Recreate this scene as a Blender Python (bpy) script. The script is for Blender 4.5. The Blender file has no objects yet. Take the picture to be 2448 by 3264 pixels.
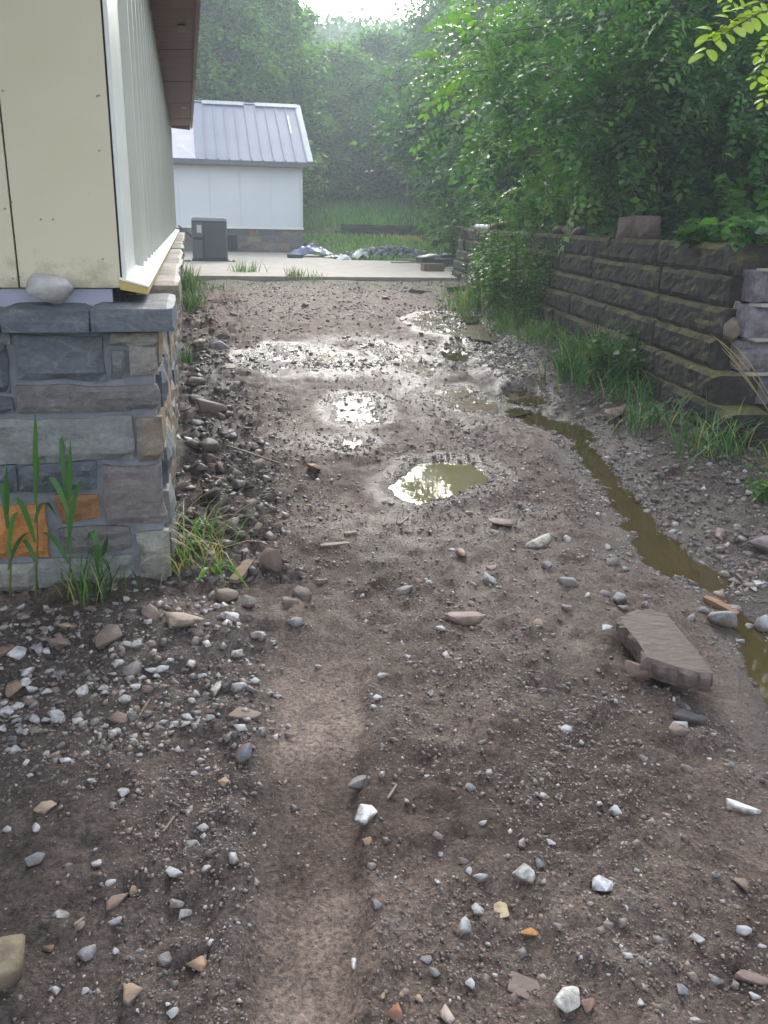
import bpy, bmesh, math, random
import numpy as np
from mathutils import Vector, Matrix
R = math.radians
S = 2448.0 / 1659.0
# ------------------------------------------------------------------ camera, sky, sun, exposure
F, CX, CY, H = 2800.0, 1224.0, 1632.0, 1.4
PITCH, YAW, ROLL = R(18.3225), R(12.3847), 0.02
_f = np.array([math.sin(YAW) * math.cos(PITCH), math.cos(YAW) * math.cos(PITCH), -math.sin(PITCH)])
_r = np.array([math.cos(YAW), -math.sin(YAW), 0.0]); _u = np.cross(_r, _f)
_r, _u = _r * math.cos(ROLL) + _u * math.sin(ROLL), -_r * math.sin(ROLL) + _u * math.cos(ROLL)
scene = bpy.context.scene
col = scene.collection
cd = bpy.data.cameras.new('camera'); cam = bpy.data.objects.new('camera', cd); col.objects.link(cam)
cam.matrix_world = Matrix(((_r[0], _u[0], -_f[0], 0), (_r[1], _u[1], -_f[1], 0), (_r[2], _u[2], -_f[2], H), (0, 0, 0, 1)))
cd.sensor_fit = 'VERTICAL'; cd.sensor_height = 24.0; cd.lens = F / 3264.0 * 24.0
cd.clip_start = 0.05; cd.clip_end = 2000
scene.camera = cam

SUN_EL, SUN_AZ = 27.0, 12.0        # azimuth measured from +Y towards +X
w = bpy.data.worlds.new('World'); scene.world = w; w.use_nodes = True
nt = w.node_tree; nt.nodes.clear()
sky = nt.nodes.new('ShaderNodeTexSky'); sky.sky_type = 'NISHITA'; sky.sun_disc = False
sky.sun_elevation = R(SUN_EL); sky.sun_rotation = R(SUN_AZ); sky.altitude = 200; sky.air_density = 1.0; sky.dust_density = 4.0; sky.ozone_density = 1.0
hsv = nt.nodes.new('ShaderNodeHueSaturation'); hsv.inputs['Saturation'].default_value = 0.40
bg = nt.nodes.new('ShaderNodeBackground'); bg.inputs['Strength'].default_value = 0.15
wo = nt.nodes.new('ShaderNodeOutputWorld')
nt.links.new(sky.outputs[0], hsv.inputs['Color']); nt.links.new(hsv.outputs[0], bg.inputs['Color']); nt.links.new(bg.outputs[0], wo.inputs['Surface'])
sl = bpy.data.lights.new('sun', 'SUN'); sl.energy = .7; sl.angle = R(24); sl.color = (1.0, 0.97, 0.92)
so = bpy.data.objects.new('sun', sl); col.objects.link(so); so.location = (5, 10, 30)
_d = Vector((math.sin(R(SUN_AZ)) * math.cos(R(SUN_EL)), math.cos(R(SUN_AZ)) * math.cos(R(SUN_EL)), math.sin(R(SUN_EL))))
so.rotation_euler = _d.to_track_quat('Z', 'Y').to_euler()
scene.view_settings.view_transform = 'Standard'; scene.view_settings.look = 'None'
scene.view_settings.exposure = 2.3; scene.view_settings.gamma = 1.0; scene.view_settings.use_curve_mapping = False
cy = scene.cycles
cy.max_bounces = 4; cy.diffuse_bounces = 3; cy.glossy_bounces = 2; cy.transmission_bounces = 3; cy.transparent_max_bounces = 4
cy.volume_bounces = 0; cy.use_denoising = True; cy.use_light_tree = False; cy.use_adaptive_sampling = True; cy.adaptive_threshold = .02; cy.caustics_reflective = False; cy.caustics_refractive = False
cy.sample_clamp_indirect = 6.0

# ------------------------------------------------------------------ sight lines -> places in the yard
def ray(x, y): return _f + (x - CX) / F * _r - (y - CY) / F * _u
def onz(x, y, z):
    d = ray(x, y); return d * ((z - H) / d[2]) + np.array([0, 0, H])
def aty(x, y, Y):
    d = ray(x, y); return d * (Y / d[1]) + np.array([0, 0, H])

# ------------------------------------------------------------------ numpy noise
def _hash2(ix, iy, seed):
    h = (ix.astype(np.int64) * 374761393 + iy.astype(np.int64) * 668265263 + seed * 974634777) & 0x7fffffff
    h = ((h ^ (h >> 13)) * 1274126177) & 0x7fffffff
    return ((h ^ (h >> 16)) & 0xffff) / 65535.0
def vnoise(x, y, seed=0):
    ix = np.floor(x); iy = np.floor(y); fx = x - ix; fy = y - iy
    fx = fx * fx * (3 - 2 * fx); fy = fy * fy * (3 - 2 * fy)
    a = _hash2(ix, iy, seed); b = _hash2(ix + 1, iy, seed); c = _hash2(ix, iy + 1, seed); d = _hash2(ix + 1, iy + 1, seed)
    return (a + (b - a) * fx) * (1 - fy) + (c + (d - c) * fx) * fy - 0.5
def fbm(x, y, seed=0, o=3):
    s = 0; a = 1.0; f = 1.0
    for k in range(o):
        s = s + a * vnoise(x * f + 17.3 * k, y * f - 9.1 * k, seed + k); a *= .5; f *= 2.03
    return s
def _hash3(ix, iy, iz, seed): return _hash2(ix + 57 * iz, iy + 131 * iz, seed)
def vnoise3(p, seed=0):
    i = np.floor(p); f = p - i; f = f * f * (3 - 2 * f); o = 0
    for dx in (0, 1):
        for dy in (0, 1):
            for dz in (0, 1):
                o = o + _hash3(i[:, 0] + dx, i[:, 1] + dy, i[:, 2] + dz, seed) * (f[:, 0] if dx else 1 - f[:, 0]) * (f[:, 1] if dy else 1 - f[:, 1]) * (f[:, 2] if dz else 1 - f[:, 2])
    return o - .5
def sstep(a, b, x):
    t = np.clip((x - a) / (b - a), 0, 1); return t * t * (3 - 2 * t)

# ------------------------------------------------------------------ materials
def lin(r, g, b):
    def c(v):
        v /= 255.0; return v / 12.92 if v <= .04045 else ((v + .055) / 1.055) ** 2.4
    return (c(r), c(g), c(b), 1.0)
def new_mat(name):
    m = bpy.data.materials.new(name); m.use_nodes = True
    return m, m.node_tree, m.node_tree.nodes['Principled BSDF']
def node(nt, typ, **kw):
    n = nt.nodes.new(typ)
    for k, v in kw.items():
        if k in n.inputs: n.inputs[k].default_value = v
        else: setattr(n, k, v)
    return n
def noise(nt, scale, detail=4, rough=.6, coord='Object', vec=None, stretch=None):
    n = node(nt, 'ShaderNodeTexNoise', Scale=scale, Detail=detail, Roughness=rough)
    if coord == 'World': src = node(nt, 'ShaderNodeNewGeometry').outputs['Position']
    else: src = node(nt, 'ShaderNodeTexCoord').outputs[coord]
    if stretch:
        mp = node(nt, 'ShaderNodeMapping'); mp.inputs['Scale'].default_value = stretch
        nt.links.new(src, mp.inputs[0]); src = mp.outputs[0]
    nt.links.new(src, n.inputs['Vector']); return n
def ramp(nt, fac, stops):
    r = node(nt, 'ShaderNodeValToRGB'); e = r.color_ramp.elements
    while len(e) < len(stops): e.new(.5)
    for k, (p, c) in enumerate(stops): e[k].position = p; e[k].color = c if len(c) == 4 else (*c, 1)
    nt.links.new(fac, r.inputs[0]); return r
def mixc(nt, fac, a, b, blend='MIX'):
    m = node(nt, 'ShaderNodeMix', data_type='RGBA', blend_type=blend)
    for s, v in ((m.inputs[0], fac), (m.inputs[6], a), (m.inputs[7], b)):
        if hasattr(v, 'links'): nt.links.new(v, s)
        else: s.default_value = v
    return m.outputs[2]
def bump(nt, bsdf, h, strength, dist, prev=None):
    b = node(nt, 'ShaderNodeBump', Strength=strength, Distance=dist)
    nt.links.new(h, b.inputs['Height'])
    if prev: nt.links.new(prev, b.inputs['Normal'])
    nt.links.new(b.outputs[0], bsdf.inputs['Normal']); return b.outputs[0]
def gray(v): return (v, v, v, 1)
def simple(name, c1, c2, scale=6, rough=.8, bs=30, bstr=.3, bd=.01, coord='World', metallic=0, stretch=None, detail=5, spec=.5, perobj=0.0):
    m, nt, b = new_mat(name)
    n = noise(nt, scale, detail, .6, coord, stretch=stretch)
    r = ramp(nt, n.outputs[0], ((.3, c1), (.7, c2)))
    out = r.outputs[0]
    if perobj:
        oi = node(nt, 'ShaderNodeObjectInfo'); mr = node(nt, 'ShaderNodeMapRange')
        mr.inputs[3].default_value = 1 - perobj; mr.inputs[4].default_value = 1 + perobj
        nt.links.new(oi.outputs['Random'], mr.inputs[0])
        h = node(nt, 'ShaderNodeHueSaturation'); nt.links.new(mr.outputs[0], h.inputs['Value']); nt.links.new(out, h.inputs['Color']); out = h.outputs[0]
    nt.links.new(out, b.inputs['Base Color'])
    b.inputs['Roughness'].default_value = rough; b.inputs['Metallic'].default_value = metallic
    b.inputs['Specular IOR Level'].default_value = spec
    if bstr:
        n2 = noise(nt, bs, 4, .65, coord); bump(nt, b, n2.outputs[0], bstr, bd)
    return m
def attr_mat(name, rough=.75, bs=60, bstr=.4, bd=.004, var=.35, vscale=25, spec=.5):
    m, nt, b = new_mat(name)
    a = node(nt, 'ShaderNodeAttribute', attribute_name='Col')
    n = noise(nt, vscale, 2, .65, 'World')
    r = ramp(nt, n.outputs[0], ((.25, gray(1 - var)), (.75, gray(1 + var * .6))))
    nt.links.new(mixc(nt, 1.0, a.outputs['Color'], r.outputs[0], 'MULTIPLY'), b.inputs['Base Color'])
    b.inputs['Roughness'].default_value = rough; b.inputs['Specular IOR Level'].default_value = spec
    if bstr: bump(nt, b, noise(nt, bs, 4, .65, 'World').outputs[0], bstr, bd)
    return m
def leaf_mat(name, trans=.45, rough=.5, tint=(1.25, 1.35, .6)):
    m, nt, b = new_mat(name)
    a = node(nt, 'ShaderNodeAttribute', attribute_name='Col')
    nt.links.new(a.outputs['Color'], b.inputs['Base Color']); b.inputs['Roughness'].default_value = rough; b.inputs['Specular IOR Level'].default_value = .35
    t = node(nt, 'ShaderNodeBsdfTranslucent')
    nt.links.new(mixc(nt, 1.0, a.outputs['Color'], (*tint, 1), 'MULTIPLY'), t.inputs[0])
    ms = node(nt, 'ShaderNodeMixShader'); ms.inputs[0].default_value = trans
    nt.links.new(b.outputs[0], ms.inputs[1]); nt.links.new(t.outputs[0], ms.inputs[2])
    nt.links.new(ms.outputs[0], nt.nodes['Material Output'].inputs['Surface'])
    return m

M = {}
def mud_material():
    m, nt, b = new_mat('mud')
    a = node(nt, 'ShaderNodeAttribute', attribute_name='Col'); wt = node(nt, 'ShaderNodeAttribute', attribute_name='wet')
    n1 = noise(nt, 9, 3, .7, 'World'); n2 = noise(nt, 75, 4, .75, 'World')
    r1 = ramp(nt, n1.outputs[0], ((.25, (.62, .60, .60)), (.5, (1, .98, .96)), (.75, (1.35, 1.33, 1.3))))
    r2 = ramp(nt, n2.outputs[0], ((.30, (.40, .39, .39)), (.5, (1, 1, 1)), (.70, (1.6, 1.56, 1.52))))
    c = mixc(nt, 1.0, a.outputs['Color'], r1.outputs[0], 'MULTIPLY'); c = mixc(nt, 1.0, c, r2.outputs[0], 'MULTIPLY')
    vo = node(nt, 'ShaderNodeTexVoronoi', Scale=130.0); nt.links.new(node(nt, 'ShaderNodeNewGeometry').outputs['Position'], vo.inputs['Vector'])
    r3 = ramp(nt, vo.outputs['Color'], ((.2, (.72, .70, .70)), (.8, (1.3, 1.27, 1.24))))
    c = mixc(nt, .8, c, mixc(nt, 1.0, c, r3.outputs[0], 'MULTIPLY'))
    wr = ramp(nt, wt.outputs['Fac'], ((0, gray(1)), (1, gray(.55))))
    c = mixc(nt, 1.0, c, wr.outputs[0], 'MULTIPLY')
    nt.links.new(c, b.inputs['Base Color'])
    rr = node(nt, 'ShaderNodeMapRange'); rr.inputs[3].default_value = .72; rr.inputs[4].default_value = .13
    add = node(nt, 'ShaderNodeMath', operation='MULTIPLY_ADD'); nt.links.new(n1.outputs[0], add.inputs[0]); add.inputs[1].default_value = .7; 
    sub = node(nt, 'ShaderNodeMath', operation='SUBTRACT'); nt.links.new(wt.outputs['Fac'], sub.inputs[0]); sub.inputs[1].default_value = .33
    nt.links.new(sub.outputs[0], add.inputs[2]); nt.links.new(add.outputs[0], rr.inputs[0])
    nt.links.new(rr.outputs[0], b.inputs['Roughness'])
    sp = node(nt, 'ShaderNodeMapRange'); sp.inputs[3].default_value = .12; sp.inputs[4].default_value = .6; nt.links.new(add.outputs[0], sp.inputs[0]); nt.links.new(sp.outputs[0], b.inputs['Specular IOR Level'])
    bump(nt, b, n2.outputs[0], .85, .016)
    return m
def water_material(name, c, rough, bs=.05):
    m, nt, b = new_mat(name)
    n = noise(nt, 5, 3, .5, 'World'); r = ramp(nt, n.outputs[0], ((.3, c), (.7, tuple(v * 1.25 for v in c[:3]))))
    nt.links.new(r.outputs[0], b.inputs['Base Color']); b.inputs['Roughness'].default_value = rough; b.inputs['IOR'].default_value = 1.33
    bump(nt, b, noise(nt, 14, 2, .5, 'World').outputs[0], bs, .004)
    return m
M['mud'] = mud_material()
M['puddle'] = water_material('muddy_water', lin(108, 100, 76), .015)
M['stream'] = water_material('brown_water', lin(66, 57, 34), .04)
M['film'] = water_material('wet_film', lin(112, 98, 86), .16, .25)
M['gravel'] = attr_mat('gravel', .62, 90, 0, .003, .35, 60)
M['rock'] = attr_mat('rock', .72, 45, .5, .006, .4, 22)
M['concrete'] = simple('concrete', lin(150, 142, 132), lin(178, 170, 160), 3, .85, 40, .25, .004)
M['mortar'] = simple('mortar', lin(96, 100, 106), lin(130, 133, 138), 9, .9, 60, .5, .006)
def stone_mat():
    m, nt, b = new_mat('wall_stone')
    a = node(nt, 'ShaderNodeAttribute', attribute_name='Col')
    n = noise(nt, 5, 6, .7, 'World', stretch=(1, 1, 2.2)); r = ramp(nt, n.outputs[0], ((.3, (.68, .68, .70)), (.55, (1, 1, 1)), (.75, (1.38, 1.34, 1.25))))
    c = mixc(nt, 1.0, a.outputs['Color'], r.outputs[0], 'MULTIPLY')
    n2 = noise(nt, 40, 4, .7, 'World'); r2 = ramp(nt, n2.outputs[0], ((.3, gray(.75)), (.7, gray(1.2))))
    c = mixc(nt, 1.0, c, r2.outputs[0], 'MULTIPLY'); nt.links.new(c, b.inputs['Base Color']); b.inputs['Roughness'].default_value = .68
    n3 = noise(nt, 3.2, 3, .55, 'World', stretch=(1.3, 1.3, 2.6)); r3 = ramp(nt, n3.outputs[0], ((.488, gray(0)), (.498, gray(.13)), (.503, gray(.13)), (.516, gray(0))))
    c = mixc(nt, r3.outputs[0], c, lin(176, 172, 160)); nt.links.new(c, b.inputs['Base Color'])
    vo = node(nt, 'ShaderNodeTexVoronoi', Scale=11.0); mp = node(nt, 'ShaderNodeMapping'); mp.inputs['Scale'].default_value = (.7, .7, 1.6); mp.inputs['Rotation'].default_value = (.3, .5, .4)
    nt.links.new(node(nt, 'ShaderNodeNewGeometry').outputs['Position'], mp.inputs[0]); nt.links.new(mp.outputs[0], vo.inputs['Vector'])
    b1 = bump(nt, b, vo.outputs['Color'], .25, .008); b1 = bump(nt, b, n.outputs[0], .45, .03, b1); bump(nt, b, n2.outputs[0], .5, .006, b1)
    return m
M['stone'] = stone_mat()
def wall_block_mat():
    m, nt, b = new_mat('retaining_block')
    oi = node(nt, 'ShaderNodeObjectInfo')
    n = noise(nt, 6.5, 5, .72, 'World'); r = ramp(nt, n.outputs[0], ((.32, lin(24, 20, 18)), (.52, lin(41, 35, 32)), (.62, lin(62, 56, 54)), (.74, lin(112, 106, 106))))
    nm = noise(nt, 3.2, 5, .7, 'World'); geo = node(nt, 'ShaderNodeNewGeometry'); sep = node(nt, 'ShaderNodeSeparateXYZ'); nt.links.new(geo.outputs['Normal'], sep.inputs[0])
    ad = node(nt, 'ShaderNodeMath', operation='MULTIPLY_ADD'); nt.links.new(sep.outputs[2], ad.inputs[0]); ad.inputs[1].default_value = .36; nt.links.new(nm.outputs[0], ad.inputs[2])
    mk = ramp(nt, ad.outputs[0], ((.54, gray(0)), (.70, gray(.9))))
    nmc = noise(nt, 30, 3, .6, 'World'); mc = ramp(nt, nmc.outputs[0], ((.3, lin(46, 48, 18)), (.7, lin(104, 98, 32))))
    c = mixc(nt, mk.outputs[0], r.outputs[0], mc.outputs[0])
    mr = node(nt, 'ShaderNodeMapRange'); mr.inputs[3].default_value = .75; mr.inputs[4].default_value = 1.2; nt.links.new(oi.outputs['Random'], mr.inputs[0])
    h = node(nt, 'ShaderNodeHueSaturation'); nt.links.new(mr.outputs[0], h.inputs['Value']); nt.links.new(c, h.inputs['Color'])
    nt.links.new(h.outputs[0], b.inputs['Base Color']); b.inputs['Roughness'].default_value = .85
    bump(nt, b, noise(nt, 34, 3, .75, 'World').outputs[0], .6, .012)
    return m
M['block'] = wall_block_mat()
M['block_grey'] = simple('grey_block', lin(78, 73, 76), lin(136, 131, 137), 16, .85, 60, .6, .01)
M['panel'] = simple('yellow_panel', lin(201, 192, 163), lin(210, 204, 182), 1.2, .55, 8, .06, .004, detail=6)
def foot_dirt():
    m = M['panel']; nt = m.node_tree; b = nt.nodes['Principled BSDF']; src = b.inputs['Base Color'].links[0].from_socket
    geo = node(nt, 'ShaderNodeNewGeometry'); sep = node(nt, 'ShaderNodeSeparateXYZ'); nt.links.new(geo.outputs['Position'], sep.inputs[0])
    mr = node(nt, 'ShaderNodeMapRange'); mr.inputs[1].default_value = 1.14; mr.inputs[2].default_value = 1.30; mr.inputs[3].default_value = .34; mr.inputs[4].default_value = 0; nt.links.new(sep.outputs[2], mr.inputs[0])
    n = noise(nt, 16, 5, .7, 'World'); ad = node(nt, 'ShaderNodeMath', operation='ADD'); nt.links.new(n.outputs[0], ad.inputs[0]); nt.links.new(mr.outputs[0], ad.inputs[1])
    r = ramp(nt, ad.outputs[0], ((.66, gray(0)), (.9, gray(.5)))); nt.links.new(mixc(nt, r.outputs[0], src, lin(120, 104, 82)), b.inputs['Base Color'])
foot_dirt()
M['siding'] = simple('ribbed_siding', lin(186, 187, 176), lin(198, 199, 189), 1.5, .42, 20, .03, .002)
M['trim'] = simple('pale_trim', lin(208, 212, 206), lin(222, 225, 220), 1.5, .35, 20, .03, .002)
M['flashing'] = simple('white_flashing', lin(232, 234, 228), lin(240, 241, 236), 2, .3, 20, .02, .002)
M['lumber'] = simple('yellow_lumber', lin(176, 152, 88), lin(196, 174, 112), 3, .7, 50, .2, .003, stretch=(6, 1, 6))
M['black'] = simple('black_gap', lin(24, 24, 26), lin(36, 36, 38), 6, .8, 30, .1)
M['soffit'] = simple('brown_soffit', lin(92, 54, 42), lin(126, 80, 64), 2.2, .7, 60, .25, .004, stretch=(1.4, 9, 3), perobj=.15)
M['fascia'] = simple('brown_fascia', lin(112, 76, 58), lin(140, 100, 80), 2, .6, 60, .2, .004, stretch=(4, .7, 4))
M['lilac'] = simple('lilac_flashing', lin(150, 150, 172), lin(170, 170, 190), 3, .5, 20, .05)
M['white_wall'] = simple('white_siding', lin(216, 220, 226), lin(224, 228, 233), .8, .5, 10, .04, .003)
M['roof'] = simple('grey_metal_roof', lin(122, 126, 142), lin(136, 140, 156), .7, .5, 6, .04, .01)
M['paper'] = simple('roof_underlay', lin(196, 188, 200), lin(214, 208, 216), 1.5, .7, 6, .4, .03)
M['ac'] = simple('ac_grey', lin(92, 96, 104), lin(104, 108, 116), 2, .5, 30, .05, .002)
M['ac_dark'] = simple('ac_dark', lin(52, 55, 62), lin(66, 69, 76), 2, .6, 30, .05, .002)
M['ac_lid'] = simple('ac_lid', lin(150, 154, 160), lin(168, 172, 178), 2, .45, 30, .05, .002)
M['sticker'] = simple('sticker', lin(200, 204, 200), lin(214, 216, 212), 2, .5, 30, 0)
M['tarp'] = simple('blue_grey_tarp', lin(56, 72, 106), lin(132, 148, 180), 3, .3, 20, .4, .02)
M['white_sheet'] = simple('white_sheet', lin(214, 218, 220), lin(232, 234, 234), 3, .45, 12, .4, .02)
M['board'] = simple('pale_board', lin(206, 200, 176), lin(226, 222, 202), 4, .6, 40, .2, .003)
M['scrap_dark'] = simple('dark_sheet', lin(38, 44, 50), lin(64, 70, 76), 4, .5, 20, .3)
M['scrap_wood'] = simple('grey_plank', lin(136, 118, 104), lin(160, 144, 130), 3, .75, 50, .3, .004, stretch=(1, 6, 6))
M['brown_block'] = simple('brown_block', lin(112, 92, 72), lin(134, 114, 92), 8, .85, 50, .4, .006)
M['pipe'] = simple('white_pipe', lin(222, 224, 226), lin(232, 234, 236), 3, .35, 20, 0)
M['splinter'] = simple('wood_splinter', lin(96, 80, 68), lin(132, 114, 98), 12, .7, 80, .4, .003, coord='Object', stretch=(1, 8, 8))
M['wood_orange'] = simple('orange_wood', lin(120, 88, 66), lin(148, 112, 86), 12, .7, 80, .4, .003, coord='Object', stretch=(1, 8, 8))
def bark_mat(name, c1, c2):
    return simple(name, c1, c2, 3, .9, 18, .7, .03, stretch=(4, 4, 1))
M['bark'] = bark_mat('bark', lin(52, 46, 42), lin(84, 76, 70))
M['bark_pale'] = bark_mat('pale_bark', lin(96, 98, 98), lin(126, 128, 126))
M['leaf'] = leaf_mat('leaves'); M['leaf_near'] = leaf_mat('near_leaves', .45, .42, (1.25, 1.35, .55))
M['grass'] = leaf_mat('grass_blades', .35, .5, (1.2, 1.3, .6))
M['slab_rock'] = simple('slab_rock', lin(70, 60, 54), lin(106, 92, 84), 9, .7, 60, .6, .006, coord='Object', stretch=(1.2, 9, 3))
def ridged():
    m = M['slab_rock']; nt = m.node_tree; b = nt.nodes['Principled BSDF']; tc = node(nt, 'ShaderNodeTexCoord'); mp = node(nt, 'ShaderNodeMapping'); mp.inputs['Rotation'].default_value = (0, 0, R(-62))
    nt.links.new(tc.outputs['Object'], mp.inputs[0]); wv = node(nt, 'ShaderNodeTexWave', Scale=7.0, Distortion=9.0, Detail=4.0); wv.inputs['Detail Scale'].default_value = 2.0; nt.links.new(mp.outputs[0], wv.inputs['Vector'])
    bump(nt, b, wv.outputs[1], .25, .008, b.inputs['Normal'].links[0].from_socket)
ridged()
M['ledge_rock'] = simple('ledge_rock', lin(150, 146, 146), lin(200, 196, 194), 9, .8, 40, .6, .008, coord='Object')

# ------------------------------------------------------------------ object helpers
def link(o, parent=None):
    col.objects.link(o)
    if parent is not None: o.parent = parent
    return o
def woff(o):
    v = Vector((0, 0, 0))
    while o is not None: v += o.location; o = o.parent
    return v
def mesh(name, verts, faces, mat, smooth=False, cols=None, attrs=None):
    me = bpy.data.meshes.new(name)
    verts = np.asarray(verts, dtype=np.float32)
    if isinstance(faces, np.ndarray):
        k = faces.shape[1]; n = faces.shape[0]
        me.vertices.add(len(verts)); me.vertices.foreach_set('co', verts.ravel())
        me.loops.add(n * k); me.loops.foreach_set('vertex_index', faces.astype(np.int32).ravel())
        me.polygons.add(n); me.polygons.foreach_set('loop_start', np.arange(0, n * k, k, dtype=np.int32))
        try: me.polygons.foreach_set('loop_total', np.full(n, k, dtype=np.int32))
        except Exception: pass
        me.update(calc_edges=True); me.validate()
    else:
        me.from_pydata([tuple(v) for v in verts.tolist()], [], faces); me.update()
    if smooth: me.polygons.foreach_set('use_smooth', np.ones(len(me.polygons), dtype=bool))
    if cols is not None:
        a = me.color_attributes.new('Col', 'FLOAT_COLOR', 'POINT')
        c = np.ones((len(verts), 4), dtype=np.float32); c[:, :3] = np.asarray(cols)[:, :3]; a.data.foreach_set('color', c.ravel())
    for k, v in (attrs or {}).items():
        a = me.attributes.new(k, 'FLOAT', 'POINT'); a.data.foreach_set('value', np.asarray(v, dtype=np.float32))
    if mat is not None: me.materials.append(mat)
    return me
def thing(name, loc, label, cat, group=None):
    o = bpy.data.objects.new(name, None); o.empty_display_size = .1; link(o); o.location = loc
    return tag(o, label, cat, group)
def tag(o, label=None, cat=None, group=None, kind=None):
    if label: o['label'] = label
    if cat: o['category'] = cat
    if group: o['group'] = group
    if kind: o['kind'] = kind
    return o
def obj(name, verts, faces, mat, parent=None, smooth=False, cols=None, world=True, loc=None, attrs=None):
    """one mesh object; verts are world coordinates"""
    verts = np.array(verts, dtype=np.float64)
    base = woff(parent) if parent is not None else Vector((0, 0, 0))
    o_loc = Vector((0, 0, 0))
    if loc is not None: o_loc = Vector(loc) - base
    verts = verts - np.array(base) - np.array(o_loc)
    o = bpy.data.objects.new(name, mesh(name, verts, faces, mat, smooth, cols, attrs)); o.location = o_loc
    return link(o, parent)
class MB:
    def __init__(s): s.v = []; s.f = []
    def add(s, v, f):
        k = len(s.v); s.v += [tuple(map(float, p)) for p in v]; s.f += [tuple(i + k for i in q) for q in f]; return s
    def box(s, x0, x1, y0, y1, z0, z1):
        return s.add([(x0, y0, z0), (x1, y0, z0), (x1, y1, z0), (x0, y1, z0), (x0, y0, z1), (x1, y0, z1), (x1, y1, z1), (x0, y1, z1)],
                     [(0, 3, 2, 1), (4, 5, 6, 7), (0, 1, 5, 4), (1, 2, 6, 5), (2, 3, 7, 6), (3, 0, 4, 7)])
    def obox(s, c, ax, ay, az):
        c, ax, ay, az = map(np.array, (c, ax, ay, az)); v = []
        for k in (-1, 1):
            for i, j in ((-1, -1), (1, -1), (1, 1), (-1, 1)): v.append(c + i * ax + j * ay + k * az)
        return s.add(v, [(0, 3, 2, 1), (4, 5, 6, 7), (0, 1, 5, 4), (1, 2, 6, 5), (2, 3, 7, 6), (3, 0, 4, 7)])
    def prism(s, poly, axis, a, b):
        """poly: 2D points in the plane normal to axis ('x','y','z')"""
        def P(p, t): return {'x': (t, p[0], p[1]), 'y': (p[0], t, p[1]), 'z': (p[0], p[1], t)}[axis]
        n = len(poly); v = [P(p, a) for p in poly] + [P(p, b) for p in poly]
        f = [tuple(range(n))[::-1], tuple(range(n, 2 * n))] + [(i, (i + 1) % n, n + (i + 1) % n, n + i) for i in range(n)]
        return s.add(v, f)
    def tube(s, pts, rad, n=6):
        pts = [np.array(p, float) for p in pts]; rad = rad if hasattr(rad, '__len__') else [rad] * len(pts); k0 = len(s.v)
        for i, p in enumerate(pts):
            t = pts[min(i + 1, len(pts) - 1)] - pts[max(i - 1, 0)]; t = t / (np.linalg.norm(t) + 1e-9)
            a = np.cross(t, (0, 0, 1.)) if abs(t[2]) < .9 else np.cross(t, (1., 0, 0)); a /= np.linalg.norm(a); b = np.cross(t, a)
            for q in range(n):
                an = 2 * math.pi * q / n; s.v.append(tuple(p + rad[i] * (math.cos(an) * a + math.sin(an) * b)))
        for i in range(len(pts) - 1):
            for q in range(n): s.f.append((k0 + i * n + q, k0 + i * n + (q + 1) % n, k0 + (i + 1) * n + (q + 1) % n, k0 + (i + 1) * n + q))
        s.f.append(tuple(k0 + q for q in range(n))[::-1]); s.f.append(tuple(k0 + (len(pts) - 1) * n + q for q in range(n)))
        return s
    def build(s, name, mat, parent=None, smooth=False, cols=None, loc=None, bevel=0):
        o = obj(name, s.v, s.f, mat, parent, smooth, cols, loc=loc)
        if bevel:
            m = o.modifiers.new('bevel', 'BEVEL'); m.width = bevel; m.segments = 2; m.limit_method = 'ANGLE'
        return o
def rockobj_mat():
    m, nt, b = new_mat('loose_stone')
    oi = node(nt, 'ShaderNodeObjectInfo')
    n = noise(nt, 18, 3, .65, 'World'); r = ramp(nt, n.outputs[0], ((.28, gray(.68)), (.72, gray(1.22))))
    n2 = noise(nt, 110, 4, .7, 'World'); r2 = ramp(nt, n2.outputs[0], ((.3, gray(.8)), (.7, gray(1.15))))
    c = mixc(nt, 1.0, oi.outputs['Color'], r.outputs[0], 'MULTIPLY'); c = mixc(nt, 1.0, c, r2.outputs[0], 'MULTIPLY')
    nd = noise(nt, 26, 4, .65, 'World'); geo = node(nt, 'ShaderNodeNewGeometry'); sep = node(nt, 'ShaderNodeSeparateXYZ'); nt.links.new(geo.outputs['Normal'], sep.inputs[0])
    ad = node(nt, 'ShaderNodeMath', operation='MULTIPLY_ADD'); nt.links.new(sep.outputs[2], ad.inputs[0]); ad.inputs[1].default_value = -.16; nt.links.new(nd.outputs[0], ad.inputs[2])
    dk = ramp(nt, ad.outputs[0], ((.33, gray(0)), (.53, gray(.9))))
    c = mixc(nt, dk.outputs[0], c, lin(104, 88, 78))        # dried mud clinging to the stone
    nt.links.new(c, b.inputs['Base Color']); b.inputs['Roughness'].default_value = .7
    b1 = bump(nt, b, n.outputs[0], .35, .01); bump(nt, b, n2.outputs[0], .4, .003, b1)
    return m
M['rockobj'] = rockobj_mat()

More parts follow.
